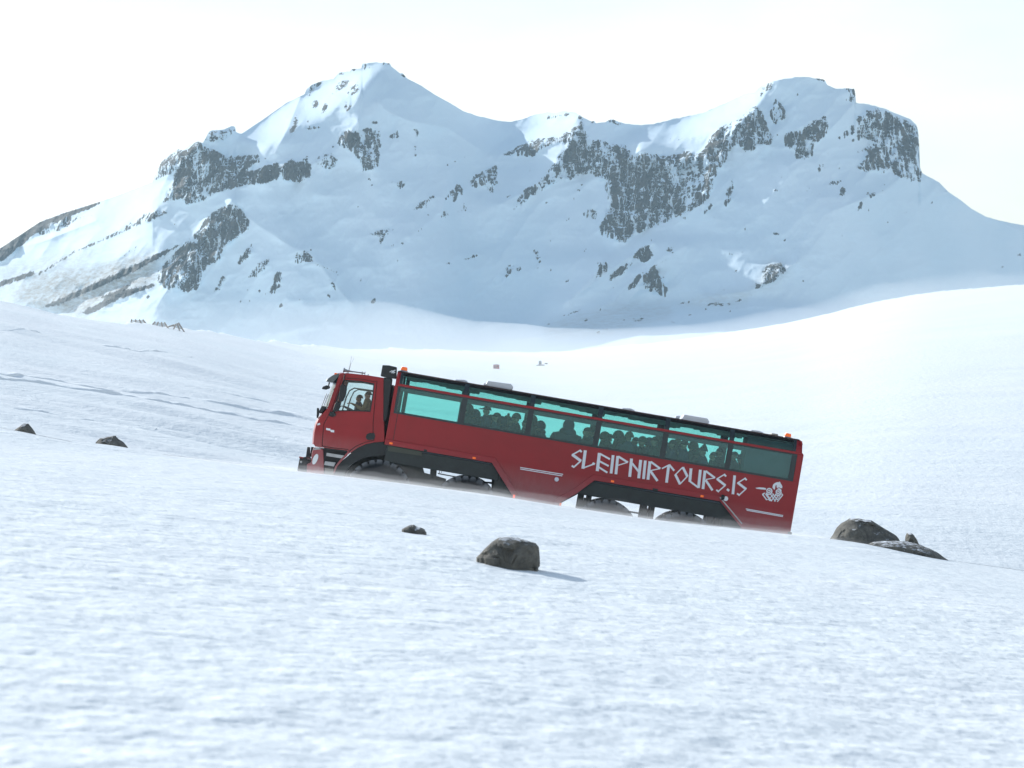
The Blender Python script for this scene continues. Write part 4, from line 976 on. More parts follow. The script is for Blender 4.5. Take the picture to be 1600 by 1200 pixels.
# marker lights and small fittings on the side
for p in (q1(920, 815), q2(735, 812), q3(885, 860), q4(453, 810)):
    MB().prism([(p[0] - .05, p[1] - .03), (p[0] + .05, p[1] - .03), (p[0] + .05, p[1] + .03), (p[0] - .05, p[1] + .03)], -.062, -.044).build('marker_light', M_AMB, bus, bevel=.008)
for p in (q2(1060, 1125), q3(115, 978), q3(478, 1042)):
    MB().prism([(p[0] - .03, p[1] - .055), (p[0] + .03, p[1] - .055), (p[0] + .03, p[1] + .055), (p[0] - .03, p[1] + .055)], -.062, -.044).build('marker_light', M_AMB, bus, bevel=.008)
MB().lathe([(.0, -.03), (.06, -.022), (.07, -.001)], (q3(449, 845)[0], 0, q3(449, 845)[1]), 'y', 18).build('door_button', M_ROOFW, bus, smooth=True)
wl = q4(635, 826)
MB().lathe([(.0, .06), (.07, .05), (.085, .0), (.085, -.05)], (wl[0] - .05, -.06, wl[1] + .01), 'x', 16).build('work_light', M_BLACK, bus)
MB().lathe([(.0, -.075), (.07, -.07), (.078, -.05)], (wl[0] + .04, -.04, wl[1] - .01), 'y', 16).build('work_light_lens', M_LENS, bus, smooth=True)
for f, a_, b_, dz in ((q3, (165, 752), (498, 806), .0), (q3, (165, 764), (492, 818), .0), (q4, (812, 914), (1114, 968), 0), (q4, (818, 925), (1112, 977), 0)):
    MB().stroke(f(*a_), f(*b_), .026, -.007, -.002).build('side_stripe', M_WHITE, bus)
MB().stroke(q4(600, 820), q4(778, 1034), .035, -.052, -.046).build('flange_edge', M_STEEL, bus)
MB().stroke(q2(886, 825), q2(1055, 1020), .03, -.052, -.046).build('flange_edge', M_REDF, bus)
MB().box(qU(455, 150)[0], qU(495, 150)[0], -.05, -.02, 2.5, 2.56).build('flange_notch', M_BLACK, bus)
MB().box(qV(800, 170)[0], qV(845, 170)[0], -.052, -.046, 2.50, 2.57).build('flange_notch', M_BLACK, bus)
MB().box(.06, .075, -.004, -.001, 2.68, 3.49).build('panel_seam', M_BLACK, bus)
# --- writing --------------------------------------------------------------
def letters(f, sc, glyphs):
    for g in glyphs:
        m = MB()
        for i, (x0_, y0_, x1_, y1_, w_) in enumerate(g):
            m.stroke(f(x0_, y0_), f(x1_, y1_), w_ / sc * SC, -.0065 - .0004 * i, -.002)
        m.build('letter', M_WHITE, bus)
letters(qA, 10.667, [
 [(95,168,235,90,24),(222,88,252,118,32),(100,165,240,268,46),(240,268,125,372,25),(92,350,130,375,30)],
 [(315,98,275,392,50),(275,388,465,318,22),(438,305,470,322,34)],
 [(550,142,515,432,52),(565,152,722,238,30),(548,272,702,352,30),(535,370,680,462,30)],
 [(778,178,745,472,46)],
 [(855,192,825,485,46),(868,196,1022,292,34),(1020,292,862,342,18)],
 [(1085,235,1055,528,48),(1098,312,1212,455,36),(1238,258,1205,552,48)],
 [(1315,268,1285,565,46)],
 [(1392,282,1360,575,48),(1408,284,1562,396,34),(1560,396,1402,430,18),(1400,436,1515,598,40)]])
letters(qB, 10.667, [
 [(158,130,122,412,46),(48,182,165,122,22),(168,120,248,215,34)],
 [(392,160,266,288,20),(396,165,468,312,42),(270,285,346,440,42),(470,310,346,442,20)],
 [(530,185,510,395,46),(508,392,650,498,30),(685,208,655,500,46)],
 [(762,222,730,518,46),(778,226,925,335,34),(928,338,782,364,16),(775,375,885,542,38)],
 [(960,356,1092,278,20),(1082,276,1112,312,30),(965,356,1100,462,40),(1104,462,985,562,20),(955,540,993,570,28)],
 [(1132,527,1162,552,38)],
 [(1258,302,1228,605,44)],
 [(1305,424,1438,342,20),(1425,340,1455,374,28),(1310,420,1446,524,40),(1448,520,1335,622,20),(1300,600,1340,630,28)]])
def ribbon(m, pts, w0_, w1_, y0, y1):
    P = [Vector(p) for p in pts]; Lf = []; Rt = []
    for i, p in enumerate(P):
        d = (P[min(i + 1, len(P) - 1)] - P[max(i - 1, 0)]).normalized(); nn = Vector((-d.y, d.x)); w_ = (w0_ + (w1_ - w0_) * i / (len(P) - 1)) / 2
        Lf.append(p + nn * w_); Rt.append(p - nn * w_)
    for i in range(len(P) - 1): m.prism([tuple(Lf[i]), tuple(Lf[i + 1]), tuple(Rt[i + 1]), tuple(Rt[i])], y0, y1)
em = MB(); es = SC / 21.81
def spiral(cx, cy, r0, r1, a0, turns, w0_, w1_, y):
    ribbon(em, [qE(cx + (r0 + (r1 - r0) * k / 44) * math.cos(a0 + turns * 2 * math.pi * k / 44), cy + (r0 + (r1 - r0) * k / 44) * math.sin(a0 + turns * 2 * math.pi * k / 44)) for k in range(45)], w0_ * es, w1_ * es, y, -.002)
spiral(578, 592, 8, 122, 2.6, 2.0, 34, 44, -.006); spiral(892, 632, 8, 118, 2.6, 2.0, 34, 44, -.0064)
em.prism([qE(*p) for p in ((470,495),(400,478),(250,468),(115,488),(160,515),(300,535),(440,548),(480,540))], -.0056, -.002)
em.prism([qE(*p) for p in ((700,440),(720,370),(770,325),(850,290),(920,292),(940,262),(962,305),(1000,370),(1035,430),(1028,502),(965,490),(915,465),(870,455),(845,420),(822,380),(795,430),(785,500),(770,552),(738,530),(700,480))], -.0052, -.002)
ribbon(em, [qE(*p) for p in ((850,420),(860,470),(900,500),(960,530),(1000,580))], 34 * es, 34 * es, -.0048, -.002)
yk = -.0068
for a_, b_, w_ in (((430,665),(360,708),44),((358,705),(500,895),42),((455,700),(600,900),26),((500,700),(670,935),40),((620,680),(800,945),34),((700,680),(860,890),32),((500,890),(570,880),26),((580,910),(680,930),34),
                   ((1010,690),(1045,735),40),((1040,735),(865,955),36),((965,745),(860,900),22),((900,740),(760,945),34),((810,720),(650,935),34),((740,700),(560,890),30)):
    em.stroke(qE(*a_), qE(*b_), w_ * es, yk, -.002); yk -= .00012
em.build('horse_emblem', M_WHITE, bus)
# ================================================================== people
def skin_mesh(name, nodes, edges, mats, levels=1):
    """nodes: {key:(co, radius)} -> evaluated mesh"""
    keys = list(nodes); idx = {k: i for i, k in enumerate(keys)}
    me = bpy.data.meshes.new(name); me.from_pydata([nodes[k][0] for k in keys], [(idx[a], idx[b]) for a, b in edges], [])
    o = bpy.data.objects.new(name, me); COL.objects.link(o)
    sk = o.modifiers.new('s', 'SKIN'); sk.use_smooth_shade = True
    for i, k in enumerate(keys):
        r = nodes[k][1]; sv = me.skin_vertices[0].data[i]; sv.radius = r if isinstance(r, tuple) else (r, r); sv.use_root = (k == 'pelvis')
    sb = o.modifiers.new('d', 'SUBSURF'); sb.levels = levels; sb.render_levels = levels
    bpy.context.view_layer.update()
    dg = bpy.context.evaluated_depsgraph_get(); ev = o.evaluated_get(dg); m2 = bpy.data.meshes.new_from_object(ev)
    bpy.data.objects.remove(o); bpy.data.meshes.remove(me)
    for m in mats: m2.materials.append(m)
    return m2
M_SKIN = simple('skin', (.42, .24, .17), .6, .3, 0, 0, .08, 12)
JK = [simple('jacket_' + c, col, .85, .2, 0, 0, .15, 6) for c, col in (('navy', (.02, .035, .08)), ('dark_green', (.02, .06, .035)), ('grey_blue', (.06, .09, .13)), ('brown', (.07, .045, .04)), ('black', (.015, .017, .02)), ('purple', (.06, .04, .09)), ('tan', (.25, .17, .09)))]
HAIR = simple('hair', (.03, .02, .015), .8, .2)
def body(mat, broad=1.0, lean=0.0, driving=False):
    # seated, facing -x (front of the bus); seat surface at z=0
    nd = {'pelvis': ((0, 0, .10), .15), 'waist': ((.03, 0, .24), .21 * broad), 'chest': ((.02 + lean, 0, .43), (.245 * broad, .19 * broad)), 'neckb': ((-.0 + lean, 0, .57), .12), 'neck': ((-.01 + lean, 0, .635), .082),
          'skull': ((-.03 + lean, 0, .76), (.085, .105)), 'crown': ((-.02 + lean, 0, .83), (.07, .085)), 'jaw': ((-.085 + lean, 0, .695), .045), 'nose': ((-.135 + lean, 0, .75), .014)}
    ed = [('pelvis', 'waist'), ('waist', 'chest'), ('chest', 'neckb'), ('neckb', 'neck'), ('neck', 'skull'), ('skull', 'crown'), ('neck', 'jaw'), ('skull', 'nose')]
    for s, t in ((1, 'l'), (-1, 'r')):
        hx, hz = (-.48, .42) if driving else (-.30, .20)
        nd.update({'sh' + t: ((lean, s * .20 * broad, .51), .095), 'el' + t: ((-.08 + lean, s * .25 * broad, .27), .075), 'wr' + t: ((hx, s * .15, hz), .034), 'pa' + t: ((hx - .07, s * .13, hz), (.035, .02)),
                   'hip' + t: ((-.03, s * .10, .09), .095), 'kn' + t: ((-.47, s * .14, .10), .065), 'an' + t: ((-.47, s * .14, -.34), .045), 'to' + t: ((-.62, s * .15, -.39), .04)})
        ed += [('chest', 'sh' + t), ('sh' + t, 'el' + t), ('el' + t, 'wr' + t), ('wr' + t, 'pa' + t), ('pelvis', 'hip' + t), ('hip' + t, 'kn' + t), ('kn' + t, 'an' + t), ('an' + t, 'to' + t)]
        for k, (dy, ln) in enumerate(((.03, .06), (.012, .075), (-.008, .07), (-.026, .055))):
            nd['f%d%s' % (k, t)] = ((hx - .07 - ln, s * .13 + dy, hz - .012), .0085); ed.append(('pa' + t, 'f%d%s' % (k, t)))
            nd['g%d%s' % (k, t)] = ((hx - .09 - ln, s * .13 + dy, hz - .04), .008); ed.append(('f%d%s' % (k, t), 'g%d%s' % (k, t)))
        nd['th' + t] = ((hx - .07, s * .13 - s * .05, hz + .01), .010); ed.append(('wr' + t, 'th' + t))
    m2 = skin_mesh('person_body', nd, ed, [mat, M_SKIN], 1)
    for p in m2.polygons:
        c = p.center
        if c.z > .655 or (c.x < -.33 and .14 < c.z < .3 and not driving) or (driving and c.x < -.50 and c.z > .3): p.material_index = 1
    return m2
def ball(m, c, r, seg=14, rings=8, squash=(1, 1, 1), zmin=-1.0):
    prof = []
    for k in range(rings + 1):
        t = math.pi * k / rings - math.pi / 2
        if math.sin(t) < zmin: continue
        prof.append((max(math.cos(t), .0005) * r, math.sin(t) * r))
    rr = []
    for pr, o in prof: rr.append([m.bm.verts.new((c[0] + pr * math.cos(a) * squash[0], c[1] + pr * math.sin(a) * squash[1], c[2] + o * squash[2])) for a in [2 * math.pi * j / seg for j in range(seg)]])
    for A, B in zip(rr[:-1], rr[1:]):
        for j in range(seg): m.bm.faces.new([A[j], A[(j + 1) % seg], B[(j + 1) % seg], B[j]])
    return m
def headgear(kind):
    m = MB(); c = (-.025, 0, .79)
    if kind == 'hair': ball(m, (-.005, 0, .79), .118, squash=(1, .88, 1), zmin=-.35)
    if kind == 'long hair': ball(m, (.0, 0, .78), .125, squash=(1, .92, 1), zmin=-.3); ball(m, (.06, 0, .68), .10, squash=(.7, 1, 1.4))
    if kind == 'beanie': ball(m, (-.02, 0, .80), .128, squash=(1, .9, 1.05), zmin=-.1); m.lathe([(.118, -.02), (.132, -.01), (.132, .035), (.12, .045)], (-.02, 0, .79), 'z', 16)
    if kind == 'pompom beanie': ball(m, (-.02, 0, .80), .128, squash=(1, .9, 1.05), zmin=-.1); ball(m, (-.01, 0, .955), .042, 10, 6)
    if kind == 'pointed beanie': ball(m, (-.02, 0, .79), .13, squash=(1, .9, 1.0), zmin=-.1); m.lathe([(.09, .08), (.05, .15), (.02, .19), (.0005, .20)], (-.01, 0, .80), 'z', 12)
    if kind == 'cap': ball(m, (-.02, 0, .80), .125, squash=(1.02, .9, .95), zmin=-.05); m.prism([(-.12, .80), (-.26, .785), (-.262, .80), (-.13, .845)], -.06, .06)
    if kind == 'hood': ball(m, (.0, 0, .77), .155, squash=(1, .92, 1.08), zmin=-.7); ball(m, (.06, 0, .62), .12, squash=(1, 1.3, .8))
    if kind == 'pointed hood': ball(m, (.0, 0, .76), .165, squash=(1.0, .95, 1.05), zmin=-.8); m.lathe([(.12, .06), (.07, .15), (.02, .19), (.0005, .195)], (.01, 0, .76), 'z', 12); ball(m, (.03, 0, .58), .17, squash=(1.2, 1.35, .8))
    return m
VAR = {}
def person(px, py, kind, jk, y, label, scale=1.0, broad=1.0, lean=0.0, turn=0.0, driving=False, group='passengers sitting in the red bus'):
    """head top at photo point (px, py), y = depth inside the bus"""
    top = {'hair': .91, 'long hair': .91, 'beanie': .935, 'pompom beanie': .995, 'pointed beanie': 1.0, 'cap': .92, 'hood': .935, 'pointed hood': .955}[kind]
    k_ = y / 90.0; px, py = 800 + (px - 800) * (1 + k_), 690 + (py - 690) * (1 + k_)
    x, z = L(px, py)
    e = bpy.data.objects.new('person', None); COL.objects.link(e)
    f = 1 + y / 90.0
    Mx = bus_matrix @ Matrix.Translation((x * 1 + .025 * scale, y, z - top * scale)) @ Matrix.Rotation(turn, 4, 'Z') @ Matrix.Scale(scale, 4)
    e.matrix_world = Mx
    e['label'] = label; e['category'] = 'person'
    if group: e['group'] = group
    key = (jk, broad, lean, driving)
    if key not in VAR: VAR[key] = body(JK[jk], broad, lean, driving)
    b = bpy.data.objects.new('body', VAR[key]); COL.objects.link(b); b.parent = e
    hk = ('h', kind, jk)
    nm = 'hair' if 'hair' in kind else ('hood' if 'hood' in kind else ('cap' if kind == 'cap' else 'hat'))
    h = headgear(kind).build(nm, HAIR if 'hair' in kind else JK[(jk + (0 if 'hood' in kind else 4)) % 7], e, smooth=True); h.location = (lean, 0, 0)
    if 'E' not in VAR:
        m = MB(); ball(m, (0, 0, 0), .012, 8, 5); o = m.build('eye', M_BLACK, e); VAR['E'] = o.data
    else: o = bpy.data.objects.new('eye', VAR['E']); COL.objects.link(o); o.parent = e
    o.location = (-.128 + lean, .033, .775); o2 = bpy.data.objects.new('eye', VAR['E']); COL.objects.link(o2); o2.parent = e; o2.location = (-.128 + lean, -.033, .775)
    return e
bus_matrix = Matrix.Translation(bus.location) @ Matrix.Rotation(TH, 4, 'Y')
def k6(x, y): return (720 + x / 7.27, 600 + y / 7.27)
def k7(x, y): return (930 + x / 7.27, 630 + y / 7.27)
NR, FR = .55, 1.75
PPL = [
 (k6(85, 218), 'hood', 4, NR, 1.0, 1.1, 'hooded passenger at the front edge of the second window, nearest the cab', 0),
 (k6(165, 282), 'hood', 0, FR, 1.0, 1.15, 'passenger with hunched round shoulders behind the first hooded one in the second window', .4),
 (k6(305, 248), 'cap', 0, NR, .95, 1.0, 'passenger in a peaked cap looking forward in the second window', 0),
 (k6(243, 365), 'beanie', 1, FR, .85, .9, 'small low head just in front of the passenger in the peaked cap', 0),
 (k6(410, 320), 'long hair', 2, NR, 1.0, 1.0, 'passenger in grey-blue jacket right behind the one in the peaked cap', 0),
 (k6(540, 330), 'pompom beanie', 2, FR, .95, .95, 'passenger in a small knitted hat near the middle of the second window', 0),
 (k6(640, 325), 'beanie', 4, NR, 1.0, 1.1, 'round-headed passenger last before the pillar in the second window', 0),
 (k6(745, 395), 'hair', 0, FR, .95, 1.0, 'passenger mostly hidden by the pillar between second and third window', 0),
 (k6(812, 345), 'hood', 4, NR, 1.0, 1.0, 'passenger leaning on the front pillar of the third window', .2),
 (k6(905, 412), 'hood', 0, FR, 1.0, 1.1, 'passenger in a rounded hood turned forward in the third window beside the empty gap', .5),
 (k6(1230, 385), 'pointed hood', 0, NR, 1.18, 1.45, 'broad passenger in a pointed hood, alone in the middle of the third window', 1.4),
 (k6(1440, 488), 'hair', 4, NR, 1.0, 1.1, 'low passenger at the rear edge of the third window', 0),
 (k6(1500, 482), 'beanie', 0, FR, .95, 1.0, 'passenger half behind the pillar between third and fourth window', 0),
 (k7(110, 318), 'hood', 1, NR, 1.0, 1.1, 'passenger in dark green at the front edge of the fourth window', 0),
 (k7(265, 305), 'hood', 1, FR, 1.05, 1.1, 'tallest hooded passenger in dark green in the fourth window', 0),
 (k7(388, 316), 'beanie', 2, NR, 1.0, 1.0, 'passenger with a round head facing the glass in the fourth window', 1.4),
 (k7(462, 382), 'hair', 5, FR, .95, 1.0, 'short passenger next to the round-headed one in the fourth window', 0),
 (k7(545, 372), 'beanie', 4, NR, 1.0, 1.15, 'passenger in black by the inner post of the fourth window', 0),
 (k7(685, 375), 'hair', 1, NR, 1.0, 1.1, 'passenger in green at the rear edge of the fourth window', 0),
 (k7(812, 440), 'hair', 3, FR, .9, 1.0, 'low passenger at the front edge of the fifth window', 0),
 (k7(885, 408), 'long hair', 5, NR, 1.0, 1.0, 'long-haired passenger near the front of the fifth window', 0),
 (k7(942, 402), 'beanie', 2, FR, 1.0, 1.0, 'passenger seen between two heads near the front of the fifth window', 0),
 (k7(1022, 412), 'beanie', 0, NR, .9, 1.0, 'small round head in the middle of the fifth window', 0),
 (k7(1115, 428), 'hood', 1, FR, 1.0, 1.0, 'passenger in a green hood just right of the middle of the fifth window', 0),
 (k7(1240, 455), 'pointed beanie', 0, NR, 1.0, 1.1, 'passenger in a pointed knitted hat in the fifth window', 0),
 (k7(1345, 550), 'hair', 1, NR, .9, 1.0, 'lowest head of the fifth window, beside the inner post', 0),
 (k7(1422, 502), 'hair', 3, FR, 1.15, 1.1, 'passenger with a large round brown-haired head at the rear of the fifth window', 0),
 (k6(355, 345), 'beanie', 4, 1.3, 1.0, 1.2, 'passenger half hidden behind the shoulder of the one in the peaked cap', 0),
 (k6(470, 362), 'hood', 0, 1.3, 1.0, 1.2, 'hooded passenger low between the middle heads of the second window', 0),
 (k6(595, 372), 'hair', 2, 1.3, 1.0, 1.2, 'passenger low behind the round-headed one in the second window', 0),
 (k7(165, 345), 'hair', 2, 1.3, 1.0, 1.2, 'passenger low between the first two heads of the fourth window', 0),
 (k7(330, 372), 'hood', 1, 1.3, 1.0, 1.2, 'hooded passenger low behind the tallest one in the fourth window', 0),
 (k7(615, 385), 'hood', 0, 1.3, 1.0, 1.2, 'hooded passenger low near the rear of the fourth window', 0),
 (k7(845, 455), 'hood', 0, 1.3, 1.0, 1.2, 'hooded passenger low behind the first heads of the fifth window', 0),
 (k7(980, 470), 'hood', 5, 1.3, 1.0, 1.2, 'hooded passenger in purple low in the middle of the fifth window', 0),
 (k7(1180, 505), 'hood', 1, 1.3, 1.0, 1.2, 'hooded passenger low in front of the pointed knitted hat', 0),
 ((1148, 705), 'hair', 4, NR, .95, 1.0, 'first of the two passengers in the rearmost window', 0),
 ((1159, 709), 'beanie', 1, FR, .95, 1.0, 'rearmost passenger, beside the dark cabinet in the last window', 0),
]
for (pp, kind, jk, y, sc, br, lab, tn) in PPL: person(pp[0], pp[1], kind, jk, 1.25 if tn > 1 else y, lab, sc * (1.0 if sc > 1.1 else 1.14), br * 1.1, 0, tn)
person(563, 616.5, 'hair', 0, .1 + 1.75, 'co-driver in dark clothes on the far seat of the cab', .92, 1.0, -.02, 0, True, group=None)
person(576, 611, 'hair', 6, .62, 'driver in a tan jacket at the near side window of the cab', .95, 1.0, 0, 0, True, group=None)
# cab seats, steering wheel
for yy in (.62, 1.85):
    cs = MB(); sx, sz = L(578, 640); cs.box(sx - .3, sx + .2, yy - .25, yy + .25, sz - .55, sz - .42, .03); cs.box(sx + .17, sx + .3, yy - .25, yy + .25, sz - .45, sz + .1, .04); cs.build('cab_seat', M_BLACK, bus)
sw = MB(); sx, sz = q1(500, 560)
ring = [(sx + .12 * math.cos(t), .62 + .22 * math.sin(t), sz + .16 * math.cos(t)) for t in [2 * math.pi * k / 20 for k in range(21)]]
sw.tube(ring, .015, 6, cap=False).build('steering_wheel', M_BLACK, bus)
# ================================================================== rocks, fences, huts
def rock_material(name, c0, c1):
    m, n, b = new_mat(name); co = N(n, 'TexCoord').outputs['Object']
    f = noise_n(n, 5.0, 8, .65, co); c = ramp_n(n, f, [(.3, c0), (.55, c1), (.75, tuple(min(1, x * 1.6) for x in c1))])
    ge = N(n, 'NewGeometry'); sp = N(n, 'SeparateXYZ'); n.links.new(ge.outputs['Normal'], sp.inputs[0])
    sn = math_n(n, 'MULTIPLY', math_n(n, 'SUBTRACT', math_n(n, 'ADD', sp.outputs['Z'], math_n(n, 'MULTIPLY', noise_n(n, 7, 5, .7, co), .9)), 1.36), 6.0, True)
    mx = N(n, 'Mix', data_type='RGBA'); n.links.new(sn, mx.inputs['Factor']); n.links.new(c, mx.inputs['A']); mx.inputs['B'].default_value = (.8, .84, .88, 1)
    n.links.new(mx.outputs['Result'], b.inputs['Base Color']); b.inputs['Roughness'].default_value = .9
    bp = N(n, 'Bump'); bp.inputs['Strength'].default_value = .9; bp.inputs['Distance'].default_value = .04; n.links.new(noise_n(n, 14, 8, .7, co), bp.inputs['Height']); n.links.new(bp.outputs[0], b.inputs['Normal'])
    return m
M_ROCK = rock_material('dark_lava_rock', (.06, .06, .052), (.14, .132, .11))
M_ROCKR = rock_material('reddish_rock', (.16, .07, .05), (.26, .13, .10))
def rock(px_pts, d, depth, label, mat=M_ROCK, seed=1, sink=.25, group='rocks poking out of the snow'):
    """solid boulder whose outline follows the given photo outline, at distance d"""
    P = [pt(u_, v_, d) for u_, v_ in px_pts]
    cx = sum(p.x for p in P) / len(P); zb = min(p.z for p in P)
    n = 40; pts = []
    # resample the outline
    Ls = [0.0]
    for a, b in zip(P[:-1], P[1:]): Ls.append(Ls[-1] + (b - a).length)
    for k in range(n):
        t = Ls[-1] * k / (n - 1); i = max(0, min(len(P) - 2, int(np.searchsorted(Ls, t) - 1))); f_ = (t - Ls[i]) / max(1e-6, Ls[i + 1] - Ls[i]); pts.append(P[i].lerp(P[i + 1], max(0, min(1, f_))))
    mid = Vector(((pts[0].x + pts[-1].x) / 2, d, 0)); bm = bmesh.new(); rings = []
    rs = 12; sink_ = sink
    rr = random.Random(seed)
    off = [rr.uniform(-.5, .5) for _ in range(6)]
    for j in range(-rs, rs + 1):
        s = j / rs; sc = math.sqrt(max(0, 1 - abs(s) ** 2.4)); ring = []
        for k, p in enumerate(pts):
            f_ = k / (n - 1); base = pts[0].z + (pts[-1].z - pts[0].z) * f_
            bx = pts[0].x + (pts[-1].x - pts[0].x) * f_
            x = mid.x + (p.x - mid.x) * (.25 + .75 * sc); z = base + (p.z - base) * sc
            y = d + depth * s
            q_ = np.array([x * 5, y * 5 + z * 3])
            fa = float(fbm(np.array([x / depth * 1.5 + seed * 3]), np.array([y / depth * .8 + z / depth * 1.6]), 4, seed, .55)); a_ = .26 * depth * (round(fa * 4) / 4 * .6 + fa * .4)
            # facets: push towards or away from the camera
            y += a_ * 1.6
            ring.append(bm.verts.new((x + a_ * .15 * (1 if abs(s) > .1 else 0), y, z + a_ * .25 * (1 if abs(s) > .15 else 0))))
        lo = [bm.verts.new((pts[-1].x * .1 + ring[-1].co.x * .9, ring[-1].co.y, ring[-1].co.z - sink_)), bm.verts.new((ring[0].co.x, ring[0].co.y, ring[0].co.z - sink_))]
        rings.append(ring + lo)
    for A, B in zip(rings[:-1], rings[1:]):
        m_ = len(A)
        for k in range(m_): bm.faces.new([A[k], A[(k + 1) % m_], B[(k + 1) % m_], B[k]])
    bm.faces.new(rings[0]); bm.faces.new(rings[-1][::-1])
    org = Vector((mid.x, d, (pts[0].z + pts[-1].z) / 2))
    for v_ in bm.verts: v_.co -= org
    bmesh.ops.recalc_face_normals(bm, faces=bm.faces)
    me = bpy.data.meshes.new('rock'); bm.to_mesh(me); bm.free()
    for p in me.polygons: p.use_smooth = True
    try: me.set_sharp_from_angle(angle=math.radians(22))
    except Exception: pass
    me.materials.append(mat); o = bpy.data.objects.new('rock', me); COL.objects.link(o); o.location = org
    return tag(o, label, 'rock', group)
def z5(x, y): return (600 + x / 5.333, 780 + y / 5.333)
def z6(x, y): return (1230 + x / 5.333, 760 + y / 5.333)
def z7(x, y): return (x / 6.154, 640 + y / 6.154)
def dist_at(u_, v_):
    return gp(u_, max(v_, float(ip(CREST, u_)) + 1.0), 5, 84)[1]
rock([z5(770,484),z5(800,455),z5(850,400),z5(900,355),z5(960,318),z5(1040,314),z5(1120,328),z5(1200,345),z5(1262,368),z5(1290,400),z5(1296,470),z5(1300,555),z5(1285,575)], dist_at(798, 884), .42, 'largest dark rock in the open snow in front of the bus', seed=3, sink=.2)
rock([z5(150,250),z5(180,232),z5(215,215),z5(245,215),z5(270,232),z5(305,238),z5(335,258),z5(352,282)], dist_at(648, 832), .25, 'small low rock up the slope left of the large dark rock', seed=4, sink=.2)
rock([z6(358,446),z6(385,410),z6(420,345),z6(470,300),z6(520,272),z6(590,266),z6(640,275),z6(690,280),z6(740,310),z6(820,360),z6(900,405),z6(930,440),z6(938,470)], 82.6, 1.0, 'big rounded grey boulder just behind the tail of the bus', seed=5, sink=.5)
rock([z6(640,498),z6(700,462),z6(800,458),z6(940,460),z6(1020,470),z6(1100,490),z6(1180,515),z6(1250,550),z6(1300,590),z6(1335,612)], 80.6, .9, 'long flat slab of rock in front of the big boulder behind the bus', seed=6, sink=.5)
rock([z6(985,460),z6(988,420),z6(1000,392),z6(1030,388),z6(1055,408),z6(1080,445),z6(1098,488)], 81.5, .35, 'small upright stone standing behind the flat slab', seed=7, sink=.2)
rock([z7(100,228),z7(140,200),z7(200,160),z7(235,132),z7(270,134),z7(300,165),z7(330,205),z7(345,235),z7(346,266)], 83.0, .6, 'pointed triangular rock at the left edge of the picture', seed=8, sink=.4)
rock([z7(120,272),z7(140,262),z7(180,260),z7(212,275),z7(214,288)], 80.8, .3, 'tiny reddish stone below the pointed triangular rock', M_ROCKR, seed=9, sink=.2)
rock([z7(925,350),z7(935,310),z7(970,275),z7(1030,262),z7(1095,255),z7(1130,285),z7(1180,320),z7(1215,360),z7(1232,402)], 82.4, .7, 'domed dark rock with a snow drift on its left, left of the bus', seed=10, sink=.4)

# --- broken snow fences on the left ridge ------------------------------------
M_WOOD = simple('weathered_wood', (.22, .18, .14), .85, .2, 0, 0, .3, 8)
def snow_fence(pts, d, nslat, label, lean=.25):
    P = [pt(u_, v_, d) for u_, v_ in pts]; org = P[0].copy()
    e = bpy.data.objects.new('snow_fence', None); COL.objects.link(e); e.location = org
    tag(e, label, 'fence', 'broken wooden snow fences on the ridge')
    bl, br, tr, tl = [p - org for p in P]
    def uv(a, b, yo=0):
        p = bl.lerp(br, a).lerp(tl.lerp(tr, a), b); return Vector((p.x, b * lean * 2 + yo, p.z))
    sd = None
    for k in range(nslat):
        b0 = (k + .15) / nslat; b1 = (k + .72) / nslat
        m = MB(); c = [uv(0, b0), uv(1, b0), uv(1, b1), uv(0, b1)]
        A = [m.bm.verts.new(p) for p in c]; B = [m.bm.verts.new(p + Vector((0, .06, 0))) for p in c]
        for f in ((A[0], A[1], A[2], A[3]), (B[3], B[2], B[1], B[0]), (A[0], A[1], B[1], B[0]), (A[1], A[2], B[2], B[1]), (A[2], A[3], B[3], B[2]), (A[3], A[0], B[0], B[3])): m.bm.faces.new(f)
        m.build('slat', M_WOOD, e)
    for a in (.04, .35, .68, .97):
        m = MB(); m.tube([uv(a, -.5, .12), uv(a, 1.08, .12)], .09, 6); m.build('post', M_WOOD, e)
    return e
def z8(x, y): return (x / 3.2, 440 + y / 3.2)
FD = float(ip(FARD, 240)) - 6
snow_fence([z8(650, 210), z8(735, 214), z8(715, 192), z8(652, 190)], FD, 4, 'upright lattice of wooden slats, leftmost of the three fence pieces on the ridge')
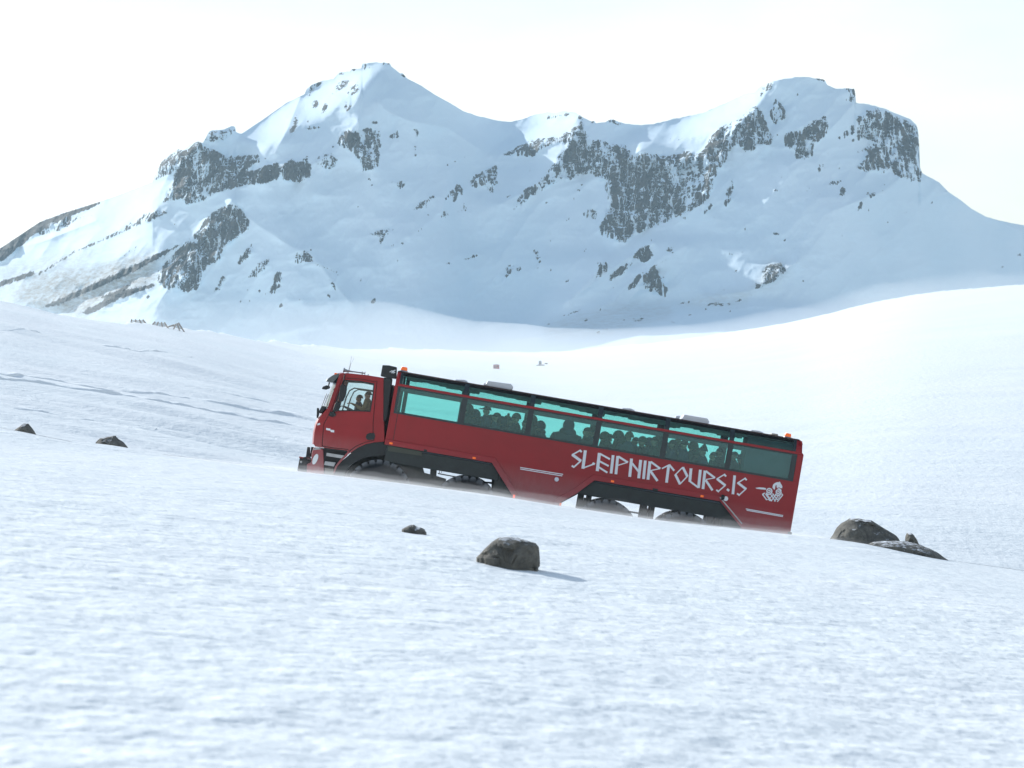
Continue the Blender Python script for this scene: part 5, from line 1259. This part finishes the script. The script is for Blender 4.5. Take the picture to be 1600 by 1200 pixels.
snow_fence([z8(752, 222), z8(838, 226), z8(820, 205), z8(765, 202)], FD, 4, 'low slumped piece of wooden fence between the other two on the ridge', .5)
snow_fence([z8(848, 222), z8(915, 240), z8(890, 207), z8(862, 216)], FD, 4, 'tilted pointed piece of wooden fence at the right end of the row on the ridge', .5)
# --- huts far down the valley ---------------------------------------------------
def hut(u_, v_, d, w_, h_, mat, rmat, label, nm='cabin', group=None):
    p = pt(u_, v_, d); e = bpy.data.objects.new(nm, None); COL.objects.link(e); e.location = p; tag(e, label, 'hut', group)
    MB().box(-w_ / 2, w_ / 2, -w_ * .3, w_ * .3, -1.5, h_).build('wall', mat, e)
    MB().prism([(-w_ * .56, h_ + .002), (w_ * .56, h_ + .002), (w_ * .5, h_ * 1.15), (0, h_ * 1.42), (-w_ * .5, h_ * 1.15)], -w_ * .36, w_ * .36).build('roof', rmat, e)
    MB().box(-w_ * .32, -w_ * .12, -w_ * .3 - .05, -w_ * .3 - .005, 0, h_ * .75).build('door', M_INT, e)
    MB().box(w_ * .08, w_ * .32, -w_ * .3 - .05, -w_ * .3 - .005, h_ * .35, h_ * .75).build('window', M_GASK, e)
    return e
M_HUTR = simple('faded_red_board', (.40, .10, .09), .8); M_HUTG = simple('grey_board', (.22, .23, .24), .8); M_HUTW = simple('snowy_roof', (.5, .45, .45), .8)
HD = gp(775.5, 575.5, 150)[1] / 560
hut(775.5, 575, gp(775.5, 575.5, 150)[1], 1.15 * HD, .55 * HD, M_HUTR, M_HUTW, 'tiny red cabin far down in the snowy valley above the bus roof')
hut(844, 570.5, gp(844, 571, 150)[1], .62 * HD, .7 * HD, M_HUTG, M_HUTG, 'tiny tall grey hut in the valley right of the red cabin')
rock([(837, 571), (841, 569.5), (848, 569.4), (852, 571)], gp(844, 571, 150)[1] - 2, .5, 'dark patch of rock at the foot of the tall grey hut', seed=12, sink=.2, group='distant rocks in the valley')
rock([(850.5, 568.5), (852, 566.8), (854.5, 566.8), (856, 568.6)], gp(853, 568.6, 150)[1], .5, 'small dark stone right of the tall grey hut in the valley', seed=13, sink=.2, group='distant rocks in the valley')
